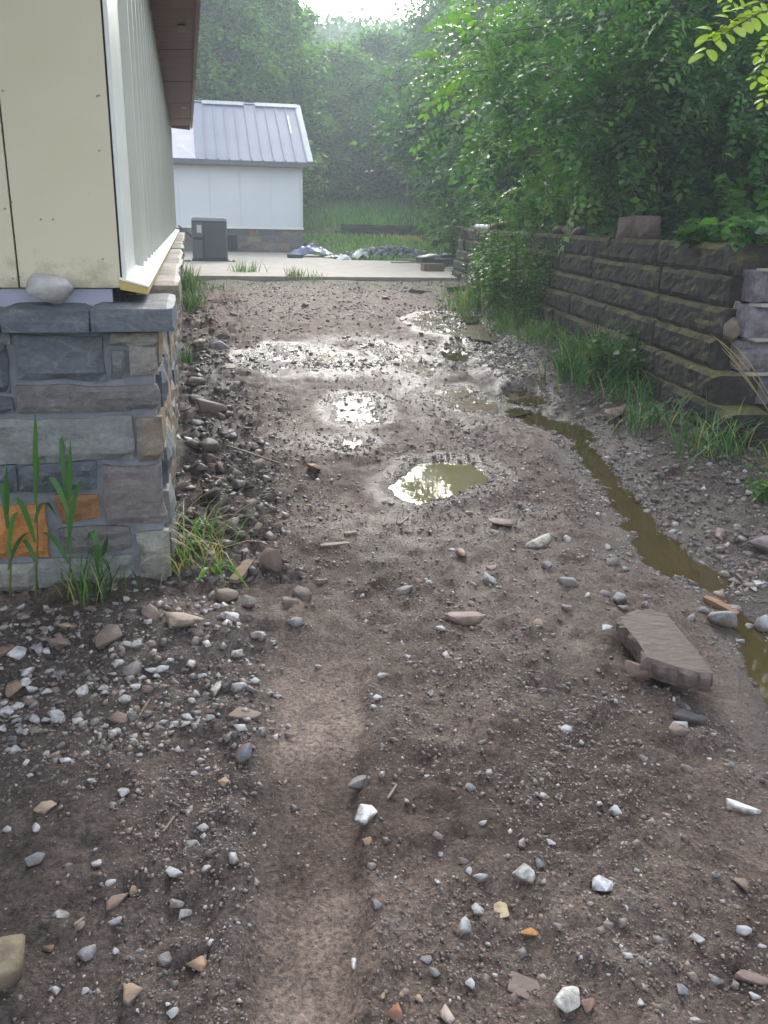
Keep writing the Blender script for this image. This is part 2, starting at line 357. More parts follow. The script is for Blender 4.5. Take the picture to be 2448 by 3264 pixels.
# ------------------------------------------------------------------ the lie of the land
def xwall(y): return 3.45 + (y - 5.2) * .147
def base(x, y):
    x = np.asarray(x, float); y = np.asarray(y, float)
    z = .022 * (np.clip(y, 4, 16.6) - 4) + .055 * sstep(14.5, 16.6, y) * (1 - sstep(17.2, 18, y))
    z = z + .56 * sstep(23.5, 32, y) * np.where(y < 29.3, sstep(3.6, 4.4, x), 1)
    d = x - np.where(y < 17.5, xwall(np.maximum(y, 2)), 5.26 + (y - 17.5) * .25)
    z = z + .11 * sstep(-1.2, -.1, d) * sstep(2.5, 4.5, y) * (1 - sstep(15, 17, y))
    # soil heaped along the house and in front of its corner
    z = z + .075 * np.exp(-((x - .10 - .012 * (y - 4)) / .2) ** 2) * sstep(3.2, 4.2, y) * (1 - sstep(11, 14, y))
    z = z + .055 * np.exp(-((y - 2.95) / .28) ** 2) * (1 - sstep(.0, .55, x))
    # wheel track and the drainage runnel
    tx = x - .13 * y + .06 * fbm(y * 3.2, x * 1.5 + 3.3, 15, 3); hw = .045 + .05 * y; tf_ = 1 - sstep(2.35, 2.8, y)
    z = z - .03 * (1 - sstep(hw * .8, hw * 1.15, np.abs(tx))) * tf_ + .022 * np.exp(-((tx + hw * 1.35) / .05) ** 2) * tf_ + .012 * np.exp(-((tx - hw * 1.3) / .05) ** 2) * tf_
    ch = np.interp(y, [1.0, 2.1, 3.05, 4.78, 5.66, 6.32, 8.5, 11], [1.35, 1.62, 2.1, 2.33, 2.66, 2.5, 2.7, 3.0])
    z = z - .045 * np.exp(-((x - ch) / .2) ** 2) * (1 - sstep(9, 12, y))
    # raised ground behind the retaining wall
    k = sstep(5.0, 5.3, y); k2 = sstep(17.2, 17.9, y)
    a = (-.15 * (1 - k) + .13 * k) * (1 - k2) + 0 * k2; b = (1.5 * (1 - k) + .21 * k) * (1 - k2) + 1.7 * k2
    up = sstep(0, 1, np.clip((d - a) / (b - a), 0, 1))
    zt = 1.2 + .24 * np.clip(d - .7, 0, 45) + .06 * fbm(x * .9, y * .9, 5)
    z = z * (1 - up) + np.maximum(zt, z) * up
    # the terrace and wooded hill beyond the yard
    far = 1.2 + .085 * np.clip(y - 32, 0, 12) + .2 * np.clip(y - 46, 0, 110) + .5 * fbm(x * .1, y * .1, 9)
    z = np.where(y > 32.15, np.maximum(z, far), z)
    return z
def hit(px, py, fn=None, z=0.0, n=22):
    fn = fn or base
    for _ in range(n):
        p = onz(px, py, z); z = .45 * z + .55 * float(fn(np.array([p[0]]), np.array([p[1]]))[0])
    return onz(px, py, z)
# outlines of standing water: (points in 1659-wide picture units, kind)
POOLS = [
    ([(846, 1052), (866, 1026), (900, 1000), (960, 994), (1024, 998), (1052, 1028), (1050, 1046), (1004, 1062), (962, 1072), (905, 1093), (872, 1082)], 'puddle'),
    ([(722, 872), (745, 850), (790, 850), (815, 878), (812, 912), (770, 922), (730, 910)], 'film'),
    ([(738, 948), (776, 944), (784, 960), (750, 972)], 'film'),
    ([(958, 750), (985, 742), (1030, 748), (1034, 778), (1000, 784), (965, 770)], 'stream'),
    ([(1064, 758), (1110, 762), (1132, 795), (1128, 808), (1080, 788)], 'stream'),
    ([(1088, 842), (1140, 834), (1176, 858), (1160, 870), (1100, 864)], 'stream'),
    ([(1056, 872), (1100, 868), (1122, 888), (1084, 894)], 'stream'),
    ([(868, 786), (900, 780), (920, 796), (888, 804)], 'stream'),
    ([(1002, 682), (1026, 678), (1034, 690), (1010, 696)], 'stream'),
    ([(516, 772), (540, 758), (566, 766), (560, 780), (530, 784)], 'film'),
    ([(556, 790), (590, 738), (650, 740), (668, 772), (660, 806), (610, 816)], 'film'),
    ([(674, 778), (700, 756), (748, 762), (742, 782), (700, 790)], 'film'),
    ([(796, 748), (830, 738), (900, 772), (950, 812), (920, 818), (850, 786)], 'film'),
    ([(880, 690), (920, 672), (1000, 668), (1040, 700), (1060, 740), (1000, 738), (920, 722)], 'film'),
    ([(1034, 700), (1060, 690), (1100, 750), (1140, 800), (1110, 830), (1070, 806), (1040, 750)], 'film'),
    ([(920, 850), (1000, 830), (1060, 866), (1066, 900), (1000, 886)], 'film'),
]
POOL = []
for pts, kind in POOLS:
    w3 = np.array([hit(x * S, y * S) for x, y in pts]); c2 = w3[:, :2].mean(0)
    if kind == 'film': L = w3[:, 2].mean() - .004
    else: L = w3[:, 2].min() * .6 + w3[:, 2].mean() * .4 - .004
    POOL.append((w3[:, :2], L, kind))
def sdist(px, py, poly):
    n = len(poly); d2 = np.full(px.shape, 1e9); ins = np.zeros(px.shape, bool)
    for i in range(n):
        ax, ay = poly[i]; bx, by = poly[(i + 1) % n]; ex, ey = bx - ax, by - ay
        t = np.clip(((px - ax) * ex + (py - ay) * ey) / (ex * ex + ey * ey), 0, 1)
        d2 = np.minimum(d2, (px - ax - t * ex) ** 2 + (py - ay - t * ey) ** 2)
        c = ((ay > py) != (by > py)) & (px < (bx - ax) * (py - ay) / (by - ay + 1e-12) + ax); ins ^= c
    return np.where(ins, -1, 1) * np.sqrt(d2)
RUN = [(1120, 893, 8), (1150, 900, 22), (1190, 912, 34), (1235, 926, 28), (1256, 950, 16), (1264, 975, 15), (1286, 1000, 17), (1316, 1032, 21), (1345, 1068, 20), (1375, 1108, 20), (1402, 1150, 28), (1434, 1192, 40), (1482, 1224, 40), (1528, 1248, 24), (1560, 1278, 13), (1592, 1312, 13), (1626, 1352, 17), (1652, 1402, 20), (1668, 1462, 24), (1690, 1520, 26), (1730, 1600, 20), (1760, 1700, 12), (1770, 1800, 3)]
_rw = [hit(x * S, y * S) for x, y, h in RUN]; RX_ = np.array([q[0] for q in _rw]); RY_ = np.array([q[1] for q in _rw])
RH_ = np.array([1.45 * h * S * np.linalg.norm(q - np.array([0, 0, H])) / F for (x, y, h), q in zip(RUN, _rw)])
_b = np.array([q[2] for q in _rw]) - .012; RL_ = np.minimum.accumulate(_b)            # the water steps gently down towards the viewer
def runnel(x, y):
    best = np.full(x.shape, 1e9); lev = np.zeros(x.shape)
    for i in range(len(RX_) - 1):
        ex, ey = RX_[i + 1] - RX_[i], RY_[i + 1] - RY_[i]; t = np.clip(((x - RX_[i]) * ex + (y - RY_[i]) * ey) / (ex * ex + ey * ey), 0, 1)
        d = np.hypot(x - RX_[i] - t * ex, y - RY_[i] - t * ey) - (RH_[i] + (RH_[i + 1] - RH_[i]) * t); k = d < best
        best = np.where(k, d, best); lev = np.where(k, RL_[i] + (RL_[i + 1] - RL_[i]) * t, lev)
    return best, lev
def ground(x, y, full=False):
    x = np.asarray(x, float).ravel(); y = np.asarray(y, float).ravel()
    z = base(x, y)
    yard = (1 - sstep(14, 17, y)) * (1 - sstep(3.2, 4.6, x - .147 * (y - 5.2)))
    track = (1 - sstep(.75, 1.2, np.abs(x - .13 * y + .06 * fbm(y * 3.2, x * 1.5 + 3.3, 15, 3)) / (.045 + .05 * y))) * (1 - sstep(2.35, 2.8, y))
    left = (1 - sstep(.1, .45, x - .03 * y)) * sstep(3.0, 4, y)
    amp = yard * (1 - .75 * track) * (1 + 1.3 * left)
    z = z + amp * (.035 * fbm(x * 1.3, y * 1.3, 11, 2) + .026 * fbm(x * 5, y * 5, 21, 3) + .036 * np.maximum(fbm(x * 13, y * 13, 31, 2), -.1) + .013 * fbm(x * 38, y * 38, 41, 2))
    z = z + (1 - yard) * .05 * fbm(x * 1.5, y * 1.5, 51, 2)
    wet = np.clip(.17 + .85 * fbm(x * 1.6, y * 1.1, 61, 3), 0, 1) * yard
    wet = wet * (.35 + .65 * sstep(.3, .9, x)) + .18 * yard * np.exp(-((x - 1.8) / 1.0) ** 2) * sstep(4.2, 5.5, y) * (1 - sstep(10, 13, y))
    wet = wet * (1 - .9 * sstep(8.2, 10.0, y + .9 * fbm(x * 1.3, y * 1.3, 63, 2) - .35 * x)) * (1 - .5 * (1 - sstep(2.8, 4.2, y)))
    for poly, L, kind in POOL:
        lo = poly.min(0) - .35; hi = poly.max(0) + .35
        k = np.where((x > lo[0]) & (x < hi[0]) & (y > lo[1]) & (y < hi[1]))[0]
        if not len(k): continue
        s = sdist(x[k], y[k], poly) + .05 * fbm(x[k] * 9, y[k] * 9, 71, 3) - (.035 if kind == 'stream' else 0)
        n = .010 * fbm(x[k] * 30, y[k] * 30, 81, 2)
        if kind == 'film':
            tgt = np.where(s < 0, L - .001 + np.maximum(s, -.1) * .03 + 3.0 * n + .020 * fbm(x[k] * 8, y[k] * 8, 83, 2), L + .006 + s * .06 + n)
        else:
            tgt = np.where(s < 0, L - .003 + np.maximum(s, -.14) * .4, L + (np.minimum(s * .5, .02 + s * .1) if kind == 'puddle' else s * .12) + n * .5)
        wgt = 1 - sstep(.0, .28, s); z[k] = z[k] * (1 - wgt) + tgt * wgt
        wet[k] = np.maximum(wet[k], (1 - sstep(0, .22, s)) * .95)
    k = np.where((x > .8) & (x < 3.6) & (y > .9) & (y < 7.2))[0]
    if len(k):
        s, L = runnel(x[k], y[k]); s = s + .07 * fbm(x[k] * 8, y[k] * 8, 73, 3); tgt = np.where(s < 0, L - .002 + np.maximum(s, -.1) * .3, L + .002 + s * .09 + .010 * fbm(x[k] * 30, y[k] * 30, 81, 2))
        wgt = 1 - sstep(.0, .3, s); z[k] = z[k] * (1 - wgt) + tgt * wgt; wet[k] = np.maximum(wet[k], (1 - sstep(0, .2, s)) * .95)
    if full: return z, np.clip(wet, 0, 1), left, track, yard
    return z
def axis(segs):
    out = []
    for a, b, step in segs: out += list(np.arange(a, b, step))
    return np.array(out + [segs[-1][1]])
gx = axis([(-90, -10, 8), (-10, -2, .8), (-2, -.9, .1), (-.9, 3.0, .018), (3.0, 6.2, .03), (6.2, 14, .5), (14, 90, 6)])
ys = [.75]
while ys[-1] < 17.5: ys.append(ys[-1] + max(.012, .0075 * ys[-1]))
gy = np.concatenate([axis([(-25, -2, 4), (-2, .5, .25)]), np.array(ys), axis([(18, 34, .3), (34, 60, 2), (60, 175, 6)])])
XX, YY = np.meshgrid(gx, gy); nx, ny = len(gx), len(gy)
zz, wet, left, track, yard = ground(XX, YY, True)
vx, vy = XX.ravel(), YY.ravel()
def cl(*a): return np.array(lin(*a)[:3])
colr = np.tile(cl(97, 86, 80), (len(vx), 1))
def blend(c, wgt):
    global colr
    wgt = np.clip(wgt, 0, 1)[:, None]; colr = colr * (1 - wgt) + cl(*c) * wgt
blend((130, 117, 109), .8 * track)
blend((121, 108, 101), sstep(.08, .4, fbm(vx * 1.2, vy * 1.2, 91, 3)) * .8)
blend((66, 56, 51), sstep(.0, .28, fbm(vx * 1.7 + 5, vy * 1.7, 92, 3)) * .7)
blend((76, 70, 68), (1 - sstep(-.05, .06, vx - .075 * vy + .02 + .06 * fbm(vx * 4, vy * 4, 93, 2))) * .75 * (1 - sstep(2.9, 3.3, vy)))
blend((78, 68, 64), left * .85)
blend((100, 80, 71), sstep(8.6, 11, vy) * .85)
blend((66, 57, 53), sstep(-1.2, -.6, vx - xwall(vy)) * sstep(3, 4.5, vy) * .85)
blend((70, 70, 42), 1 - yard)
blend((78, 92, 44), sstep(22.5, 24, vy) * .9)
blend((36, 44, 26), sstep(33, 38, vy))
blend((40, 44, 28), sstep(.8, 2.5, vx - xwall(vy)) * sstep(4, 6, vy))
ii = np.arange(nx * ny).reshape(ny, nx)
qf = np.stack([ii[:-1, :-1].ravel(), ii[:-1, 1:].ravel(), ii[1:, 1:].ravel(), ii[1:, :-1].ravel()], 1)
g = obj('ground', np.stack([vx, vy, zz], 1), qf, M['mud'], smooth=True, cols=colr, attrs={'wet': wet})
tag(g, kind='structure')
def ghit(px, py): return hit(px, py, lambda a, b: ground(a, b), hit(px, py, n=12)[2], 4)
def gz(x, y): return float(ground(np.array([x]), np.array([y]))[0])
# standing water
for poly, L, kind in POOL:
    c = poly.mean(0); n = len(poly); d = poly - c
    ex = {'puddle': .07, 'film': .05, 'stream': .11}[kind]
    d = d * (1 + ex / np.linalg.norm(d, axis=1))[:, None]; p = c + d
    vs = [(c[0], c[1], L)] + [(q[0], q[1], L) for q in p]
    o = obj('puddle', vs, [(0, i + 1, (i + 1) % n + 1) for i in range(n)], M[kind], loc=(c[0], c[1], L)); tag(o, kind='structure')

_t = np.stack([np.gradient(RX_), np.gradient(RY_)], 1); _t /= np.linalg.norm(_t, axis=1)[:, None]; _n = np.stack([-_t[:, 1], _t[:, 0]], 1)
_v = []; [_v.extend([(RX_[i] - _n[i, 0] * (RH_[i] + .07), RY_[i] - _n[i, 1] * (RH_[i] + .07), RL_[i]), (RX_[i] + _n[i, 0] * (RH_[i] + .07), RY_[i] + _n[i, 1] * (RH_[i] + .07), RL_[i])]) for i in range(len(RX_))]
o = obj('runnel', _v, [(2 * i, 2 * i + 1, 2 * i + 3, 2 * i + 2) for i in range(len(RX_) - 1)], M['stream'], smooth=True); tag(o, kind='structure')
# ------------------------------------------------------------------ rocks
def ico(sub):
    bm = bmesh.new(); bmesh.ops.create_icosphere(bm, subdivisions=sub, radius=1)
    v = np.array([x.co[:] for x in bm.verts]); f = np.array([[q.index for q in p.verts] for p in bm.faces]); bm.free(); return v, f
ICO = {k: ico(k) for k in (1, 2, 3, 4)}
def rock_shape(seed, sub=2, planes=11, dims=(1, .8, .55), nz=.06, flat=None):
    rg = np.random.default_rng(seed); v, f = ICO[sub]
    nrm = rg.normal(size=(planes, 3)); nrm /= np.linalg.norm(nrm, axis=1)[:, None]; dd = rg.uniform(.55, .95, planes)
    if flat: nrm = np.vstack([nrm, [[0, .06, 1], [0, 0, -1]]]); dd = np.append(dd, [flat, flat])
    dots = v @ nrm.T; rr = np.where(dots > .05, dd[None, :] / np.maximum(dots, .05), 9).min(1); rr = np.minimum(rr, 1.25)
    p = v * rr[:, None]; p = p + v * (nz * 2 * vnoise3(p * 3 + seed, seed))[:, None]
    p = p - (p.max(0) + p.min(0)) / 2; p = p / (p.max(0) - p.min(0)) * np.array(dims)
    return p, f
def hull_rock(seed, dims, n=13, bev=.05, flat=False):
    rg = np.random.default_rng(seed); bm = bmesh.new()
    p = rg.normal(size=(n, 3)); p /= np.linalg.norm(p, axis=1)[:, None]; p *= rg.uniform(.72, 1.0, (n, 1))
    if flat: p[:, 2] = np.sign(p[:, 2]) * rg.uniform(.7, 1.0, n); p[:, :2] /= np.linalg.norm(p[:, :2], axis=1)[:, None]; p[:, :2] *= rg.uniform(.7, 1, (n, 1))
    for q in p: bm.verts.new(q)
    r = bmesh.ops.convex_hull(bm, input=bm.verts)
    bmesh.ops.delete(bm, geom=[v for v in bm.verts if not v.link_faces], context='VERTS')
    bmesh.ops.dissolve_limit(bm, angle_limit=.30, verts=bm.verts, edges=bm.edges)
    bmesh.ops.bevel(bm, geom=list(bm.edges), offset=bev, segments=1, affect='EDGES', profile=.6, clamp_overlap=True)
    bmesh.ops.triangulate(bm, faces=bm.faces)
    v = np.array([x.co[:] for x in bm.verts]); f = np.array([[q.index for q in t.verts] for t in bm.faces]); bm.free()
    v = v - (v.max(0) + v.min(0)) / 2; v = v / (v.max(0) - v.min(0)) * np.array(dims); return v, f
ROCKS = [mesh('stone', *hull_rock(100 + k, (1, .62 + .35 * ((k * 7) % 5) / 5, .42 + .3 * ((k * 3) % 5) / 5), 13 + k % 4, .055), M['rockobj']) for k in range(18)]
CHIPS = [mesh('chip', *hull_rock(200 + k, (1, .5 + .3 * ((k * 7) % 4) / 4, .2), 10 + k % 4, .05, True), M['rockobj']) for k in range(8)]
RG = np.random.default_rng(7)
def stone_at(name, p, size, colr, label, cat, group, me=None, sink=.25, rz=None, tilt=.25, stretch=(1, 1, 1)):
    me = me or ROCKS[RG.integers(len(ROCKS))]
    o = bpy.data.objects.new(name, me); link(o); o.scale = (size * stretch[0], size * stretch[1], size * stretch[2])
    hz = max(v.co.z for v in me.vertices) * size * stretch[2]
    o.location = (p[0], p[1], p[2] + hz * (1 - 2 * sink)); o.rotation_euler = (RG.uniform(-tilt, tilt), RG.uniform(-tilt, tilt), RG.uniform(0, 6.28) if rz is None else rz)
    o.color = (*colr[:3], 1)
    return tag(o, label, cat, group)

# ------------------------------------------------------------------ masonry helper
def block_shape(w, h, d, seed, nx=6, nz=4, rough=.012, jag=.012, chamfer=.012):
    """rough-faced stone: front at y=0 looking to -y, body back to y=d, centred in x and z"""
    rg = np.random.default_rng(seed); f = []
    ox = rg.uniform(0, 50); I, J = np.meshgrid(np.arange(nx + 1), np.arange(nz + 1)); I, J = I.ravel(), J.ravel()
    x = (I / nx - .5) * w; z = (J / nz - .5) * h; ei = (I == 0) | (I == nx); ej = (J == 0) | (J == nz)
    yy = rough * 2 * vnoise(x * 7 + ox, z * 9 + ox, seed) + rough * 1.2 * vnoise(x * 22 + ox, z * 26, seed + 1)
    yy = np.where(ei | ej, np.abs(yy) * .5 + chamfer, yy)
    jx = np.where(ei, jag * vnoise(z * 14 + ox, I * 3.1, seed + 3), 0); jz = np.where(ej, jag * vnoise(x * 11 + ox, J * 5.7, seed + 4), 0)
    v = [tuple(q) for q in np.stack([x + jx, yy, z + jz], 1).tolist()]
    n1 = nx + 1
    for j in range(nz):
        for i in range(nx): f.append((j * n1 + i, j * n1 + i + 1, (j + 1) * n1 + i + 1, (j + 1) * n1 + i))
    rim = [i for i in range(n1)] + [j * n1 + nx for j in range(1, nz + 1)] + [nz * n1 + i for i in range(nx - 1, -1, -1)] + [j * n1 for j in range(nz - 1, 0, -1)]
    k = len(v)
    for q in rim: v.append((v[q][0], d, v[q][2]))
    m = len(rim)
    for q in range(m): f.append((rim[(q + 1) % m], rim[q], k + q, k + (q + 1) % m))
    f.append(tuple(k + q for q in range(m)))
    return v, f
SLATE = [(94, 99, 106), (108, 112, 116), (84, 89, 98), (122, 124, 122), (134, 131, 122), (104, 100, 99), (112, 104, 102)]
TAN = [(136, 122, 104), (120, 108, 96), (150, 132, 108)]
def put_block(parent, name, v, f, mat, loc, rz, colour, scale=(1, 1, 1), smooth=False):
    base_ = woff(parent); me = mesh(name, v, f, mat, smooth, np.tile(cl(*colour), (len(v), 1)))
    o = bpy.data.objects.new(name, me); link(o, parent); o.location = Vector(loc) - base_; o.rotation_euler = (0, 0, rz); o.scale = scale
    return o

# ------------------------------------------------------------------ near house (left)
Y0 = 3.40; XF = -.128; YE = 19.3; SX = -.255
house = thing('house', (-1.6, 3.6, 0), 'unfinished house with yellow end panels, pale ribbed siding and grey stone base at left', 'house')
mort = MB().box(-4.2, XF - .022, Y0 + .022, YE, -.25, 1.0).build('stone_base', M['mortar'], house)
def px5(x, y): return x * .5424, 800 + y * .5424
FR = [((-60, 560, 50, 842), 2), ((-60, 490, 45, 552), 1), ((100, 495, 605, 760), 0), ((635, 490, 935, 550), 4), ((640, 580, 737, 747), 1), ((765, 562, 925, 742), 4),
      ((100, 790, 930, 948), 5), ((-60, 860, 77, 952), 2), ((-60, 984, 780, 1240), 3), ((810, 980, 950, 1240), 8), ((-60, 1260, 86, 1425), 2), ((105, 1255, 567, 1412), 2),
      ((608, 1262, 965, 1602), 6), ((338, 1430, 582, 1590), 10), ((-60, 1500, 277, 1805), 11), ((348, 1632, 770, 1768), 5), ((815, 1652, 1004, 1930), 4), ((225, 1808, 782, 1965), 3), ((-60, 1850, 205, 2010), 4)]
PAL = SLATE + TAN + [(138, 96, 62), (176, 116, 58)]
for k, ((a, b, c, d), ci) in enumerate(FR):
    p = [aty(*px5(q, r), Y0) for q, r in ((a, b), (c, b), (a, d), (c, d))]
    x0 = (p[0][0] + p[2][0]) / 2; x1 = (p[1][0] + p[3][0]) / 2; z1 = (p[0][2] + p[1][2]) / 2; z0 = (p[2][2] + p[3][2]) / 2
    x1 = min(x1, XF)
    if a < 0: x0 -= .12
    v, f = block_shape(x1 - x0, z1 - z0, .05, 300 + k, max(4, int((x1 - x0) * 45)), max(4, int((z1 - z0) * 40)), .011, .018, .01)
    put_block(mort, 'stone', v, f, M['stone'], ((x0 + x1) / 2, Y0 - .004, (z0 + z1) / 2), 0, PAL[ci])
rg = np.random.default_rng(5)
for row in range(6):           # front face beyond the left edge of the view
    z0 = .02 + row * .165; x = -.98 - .1 * (row % 2)
    while x > -2.6:
        wd = rg.uniform(.2, .42); v, f = block_shape(wd - .025, .14, .05, 400 + int(-x * 40) + row, 5, 4)
        put_block(mort, 'stone', v, f, M['stone'], (x - wd / 2, Y0 - .004, z0 + .08), 0, PAL[rg.integers(9)]); x -= wd
for row in range(6):           # long side, seen edge on
    z0 = .01 + row * .165; y = Y0 + .10 + .05 * (row % 3)
    while y < YE - .3:
        wd = rg.uniform(.22, .5); hh = rg.uniform(.125, .15)
        v, f = block_shape(wd - .03, hh, .05, 700 + int(y * 31) + row * 77, 5, 3, .016, .02, .006)
        put_block(mort, 'stone', v, f, M['stone'], (XF + rg.uniform(-.004, .012), y + wd / 2, z0 + .08), R(90), (SLATE + TAN + TAN + [(140, 122, 96)])[rg.integers(14)]); y += wd
# cap stones
def cap(x0, x1, y0, y1, z0, z1, seed, colour):
    nx, ny = 10, max(4, int((y1 - y0) * 12)); v = []; f = []
    rgc = np.random.default_rng(seed); q = seed * 1.7
    def n(a, b, s): return float(vnoise(np.array([a]), np.array([b]), s)[0])
    ring = []
    for j in range(ny + 1):
        for i in range(nx + 1):
            x = x0 + (x1 - x0) * i / nx; y = y0 + (y1 - y0) * j / ny; e = i in (0, nx) or j in (0, ny)
            v.append((x + (.016 * n(y * 8 + q, 1.0, seed) if i == nx else 0), y + (.016 * n(x * 8 + q, 2., seed) if j == 0 else 0), z1 - (.012 if e else 0) + .010 * n(x * 9, y * 7 + q, seed + 1)))
    n1 = nx + 1
    for j in range(ny):
        for i in range(nx): f.append((j * n1 + i, j * n1 + i + 1, (j + 1) * n1 + i + 1, (j + 1) * n1 + i))
    rim = list(range(n1)) + [j * n1 + nx for j in range(1, ny + 1)] + [ny * n1 + i for i in range(nx - 1, -1, -1)] + [j * n1 for j in range(ny - 1, 0, -1)]
    prev = rim; m = len(rim)
    for lv in (.35, .7, 1.0):
        k = len(v)
        for r_ in rim:
            x, y, z = v[r_]; s_ = .012 * n(x * 13 + lv * 5, y * 13 + q, seed + 2)
            v.append((x + (s_ if x > x1 - .05 else 0), y + (s_ if y < y0 + .05 else 0), z1 + (z0 - z1) * lv))
        for t in range(m): f.append((prev[(t + 1) % m], prev[t], k + t, k + (t + 1) % m))
        prev = [k + t for t in range(m)]
    f.append(tuple(prev))
    cc = Vector(((x0 + x1) / 2, (y0 + y1) / 2, (z0 + z1) / 2)); v = np.array(v) - np.array(cc)
    return put_block(mort, 'cap_stone', v, f, M['stone'], cc, 0, colour)
cap(-.352, -.058, 3.335, 3.95, 1.004, 1.094, 31, (92, 98, 106)); cap(-.655, -.3535, 3.338, 3.75, 1.002, 1.091, 32, (92, 97, 105)); cap(-1.2, -.665, 3.34, 3.75, 1.004, 1.085, 33, (112, 112, 110))
y = 4.42; k = 0
while y < YE - .1:
    wd = min(rg.uniform(.55, .95), YE + .05 - y); cap(-.25, -.055 + rg.uniform(-.006, .012), y, y + wd - .012, 1.002 + .002 * (k % 3), 1.10 + rg.uniform(-.012, .012), 40 + k, [(150, 140, 122), (134, 128, 116), (160, 150, 132), (120, 118, 114)][k % 4]); y += wd; k += 1
mb = MB()                       # combed mortar bed in the gap between the cap stones
for k in range(9): mb.prism([(3.955 + k * .05, 1.003), (4.0 + k * .05, 1.003), (3.985 + k * .05, 1.04), (3.965 + k * .05, 1.04)], 'x', -.25, -.075 - .008 * (k % 3))
mb.build('mortar_bed', M['mortar'], house)
# end wall: two yellow boards with a dark seam, over a lilac strip
PZ = 1.145
mb = MB().box(-3.9, SX - .002, Y0 + .145, YE, 1.0, 3.62); mb.build('wall_core', M['black'], house)
MB().box(-.603, SX + .004, Y0 + .085, Y0 + .143, PZ, 3.6).build('end_panel', M['panel'], house, bevel=.003)
MB().box(-1.82, -.609, Y0 + .086, Y0 + .143, PZ - .001, 3.6).build('end_panel', M['panel'], house, bevel=.003)
MB().box(-3.04, -1.826, Y0 + .087, Y0 + .143, PZ - .002, 3.6).build('end_panel', M['panel'], house, bevel=.003)
MB().box(-3.9, SX - .03, Y0 + .105, Y0 + .144, 1.06, PZ - .004).build('base_strip', M['lilac'], house)
for (x, y) in ((655, 630), (640, 636), (655, 995), (680, 1712), (270, 1450), (350, 1450), (18, 600), (75, 1335), (32, 1380), (130, 1830), (85, 1842)):
    p = aty(x * .4822, y * .4822, Y0 + .084); MB().tube([(p[0], Y0 + .0835, p[2]), (p[0], Y0 + .087, p[2])], .004, 8).build('nail_head', M['scrap_wood'], house)
# corner trim: dark gap, pale folded metal
MB().box(SX + .0042, SX + .010, Y0 + .09, Y0 + .12, PZ + .01, 3.6).build('corner_gap', M['black'], house)
MB().prism([(SX + .0105, Y0 + .088), (SX + .026, Y0 + .088), (SX + .026, 4.08), (SX + .018, 4.10), (SX - .001, 4.10), (SX - .001, Y0 + .13), (SX + .0105, Y0 + .13)], 'z', PZ + .012, 3.55).build('corner_trim', M['trim'], house, bevel=.003)
# ribbed siding: one part per sheet
y = 4.112; k = 0
while y < YE - .05:
    y2 = min(y + .44, YE); mb = MB()
    mb.prism([(SX - .001, y), (SX + .006, y), (SX + .008, y2 - .075), (SX + .044, y2 - .06), (SX + .044, y2 - .02), (SX + .006, y2 - .004), (SX - .001, y2 - .004)], 'z', PZ + .03, 3.1)
    mb.build('siding_sheet', M['siding'], house); y = y2; k += 1
# base flashing on a lumber edge
MB().prism([(SX + .001, 1.185), (SX + .105, 1.155), (SX + .105, 1.148), (SX + .001, 1.176)], 'y', 3.475, YE - .6).build('flashing', M['flashing'], house)
MB().prism([(SX + .001, 1.1755), (SX + .100, 1.1475), (SX + .100, 1.122), (SX + .001, 1.140)], 'y', 3.478, YE - .62).build('lumber_edge', M['lumber'], house, bevel=.002)
# eave: soffit boards, fascia and rafter tail
EZ = 3.1; EX = .20
y = -1.2; k = 0
while y < YE + .3:
    y2 = min(y + 1.22, YE + .35); MB().prism([(SX + .002, EZ + .03 + .004 * (k % 2)), (EX - .04, EZ + .05 + .004 * (k % 2)), (EX - .04, EZ + .075), (SX + .002, EZ + .06)], 'y', y, y2 - .012).build('soffit_board', M['soffit'], house); y = y2; k += 1
MB().box(EX - .038, EX, -1.25, YE + .4, EZ + .0, EZ + .24).build('fascia_board', M['fascia'], house, bevel=.004)
MB().prism([(SX - .05, EZ + .16), (SX + .05, EZ - .005), (EX - .045, EZ - .03), (EX - .045, EZ + .16)], 'y', YE + .352, YE + .398).build('rafter_tail', M['fascia'], house, bevel=.004)
MB().prism([(-2.05, 4.75), (EX + .03, EZ + .26), (EX + .03, EZ + .235), (-2.05, 4.72)], 'y', -1.3, YE + .45).build('roof', M['roof'], house)
MB().prism([(-4.25, EZ + .26), (-2.05, 4.75), (-2.05, 4.72), (-4.25, EZ + .235)], 'y', -1.3, YE + .45).build('roof', M['roof'], house)
for q, yy in ((0, 9.6), (1, 16.2)):
    MB().box(-.0, .08, yy, yy + .3, EZ + .026, EZ + .029).build('metal_plate', M['scrap_wood'], house)

# ------------------------------------------------------------------ concrete slab
sl_poly = [(-.6, 16.75), (5.15, 16.6), (5.6, 19.5), (5.7, 23.6), (3.9, 23.9), (3.6, 29.2), (-6, 29.2), (-6, 19.4), (-.6, 19.4)]
sb = MB().prism(sl_poly, 'z', .05, .40).build('patio_slab', M['concrete']); tag(sb, kind='structure')

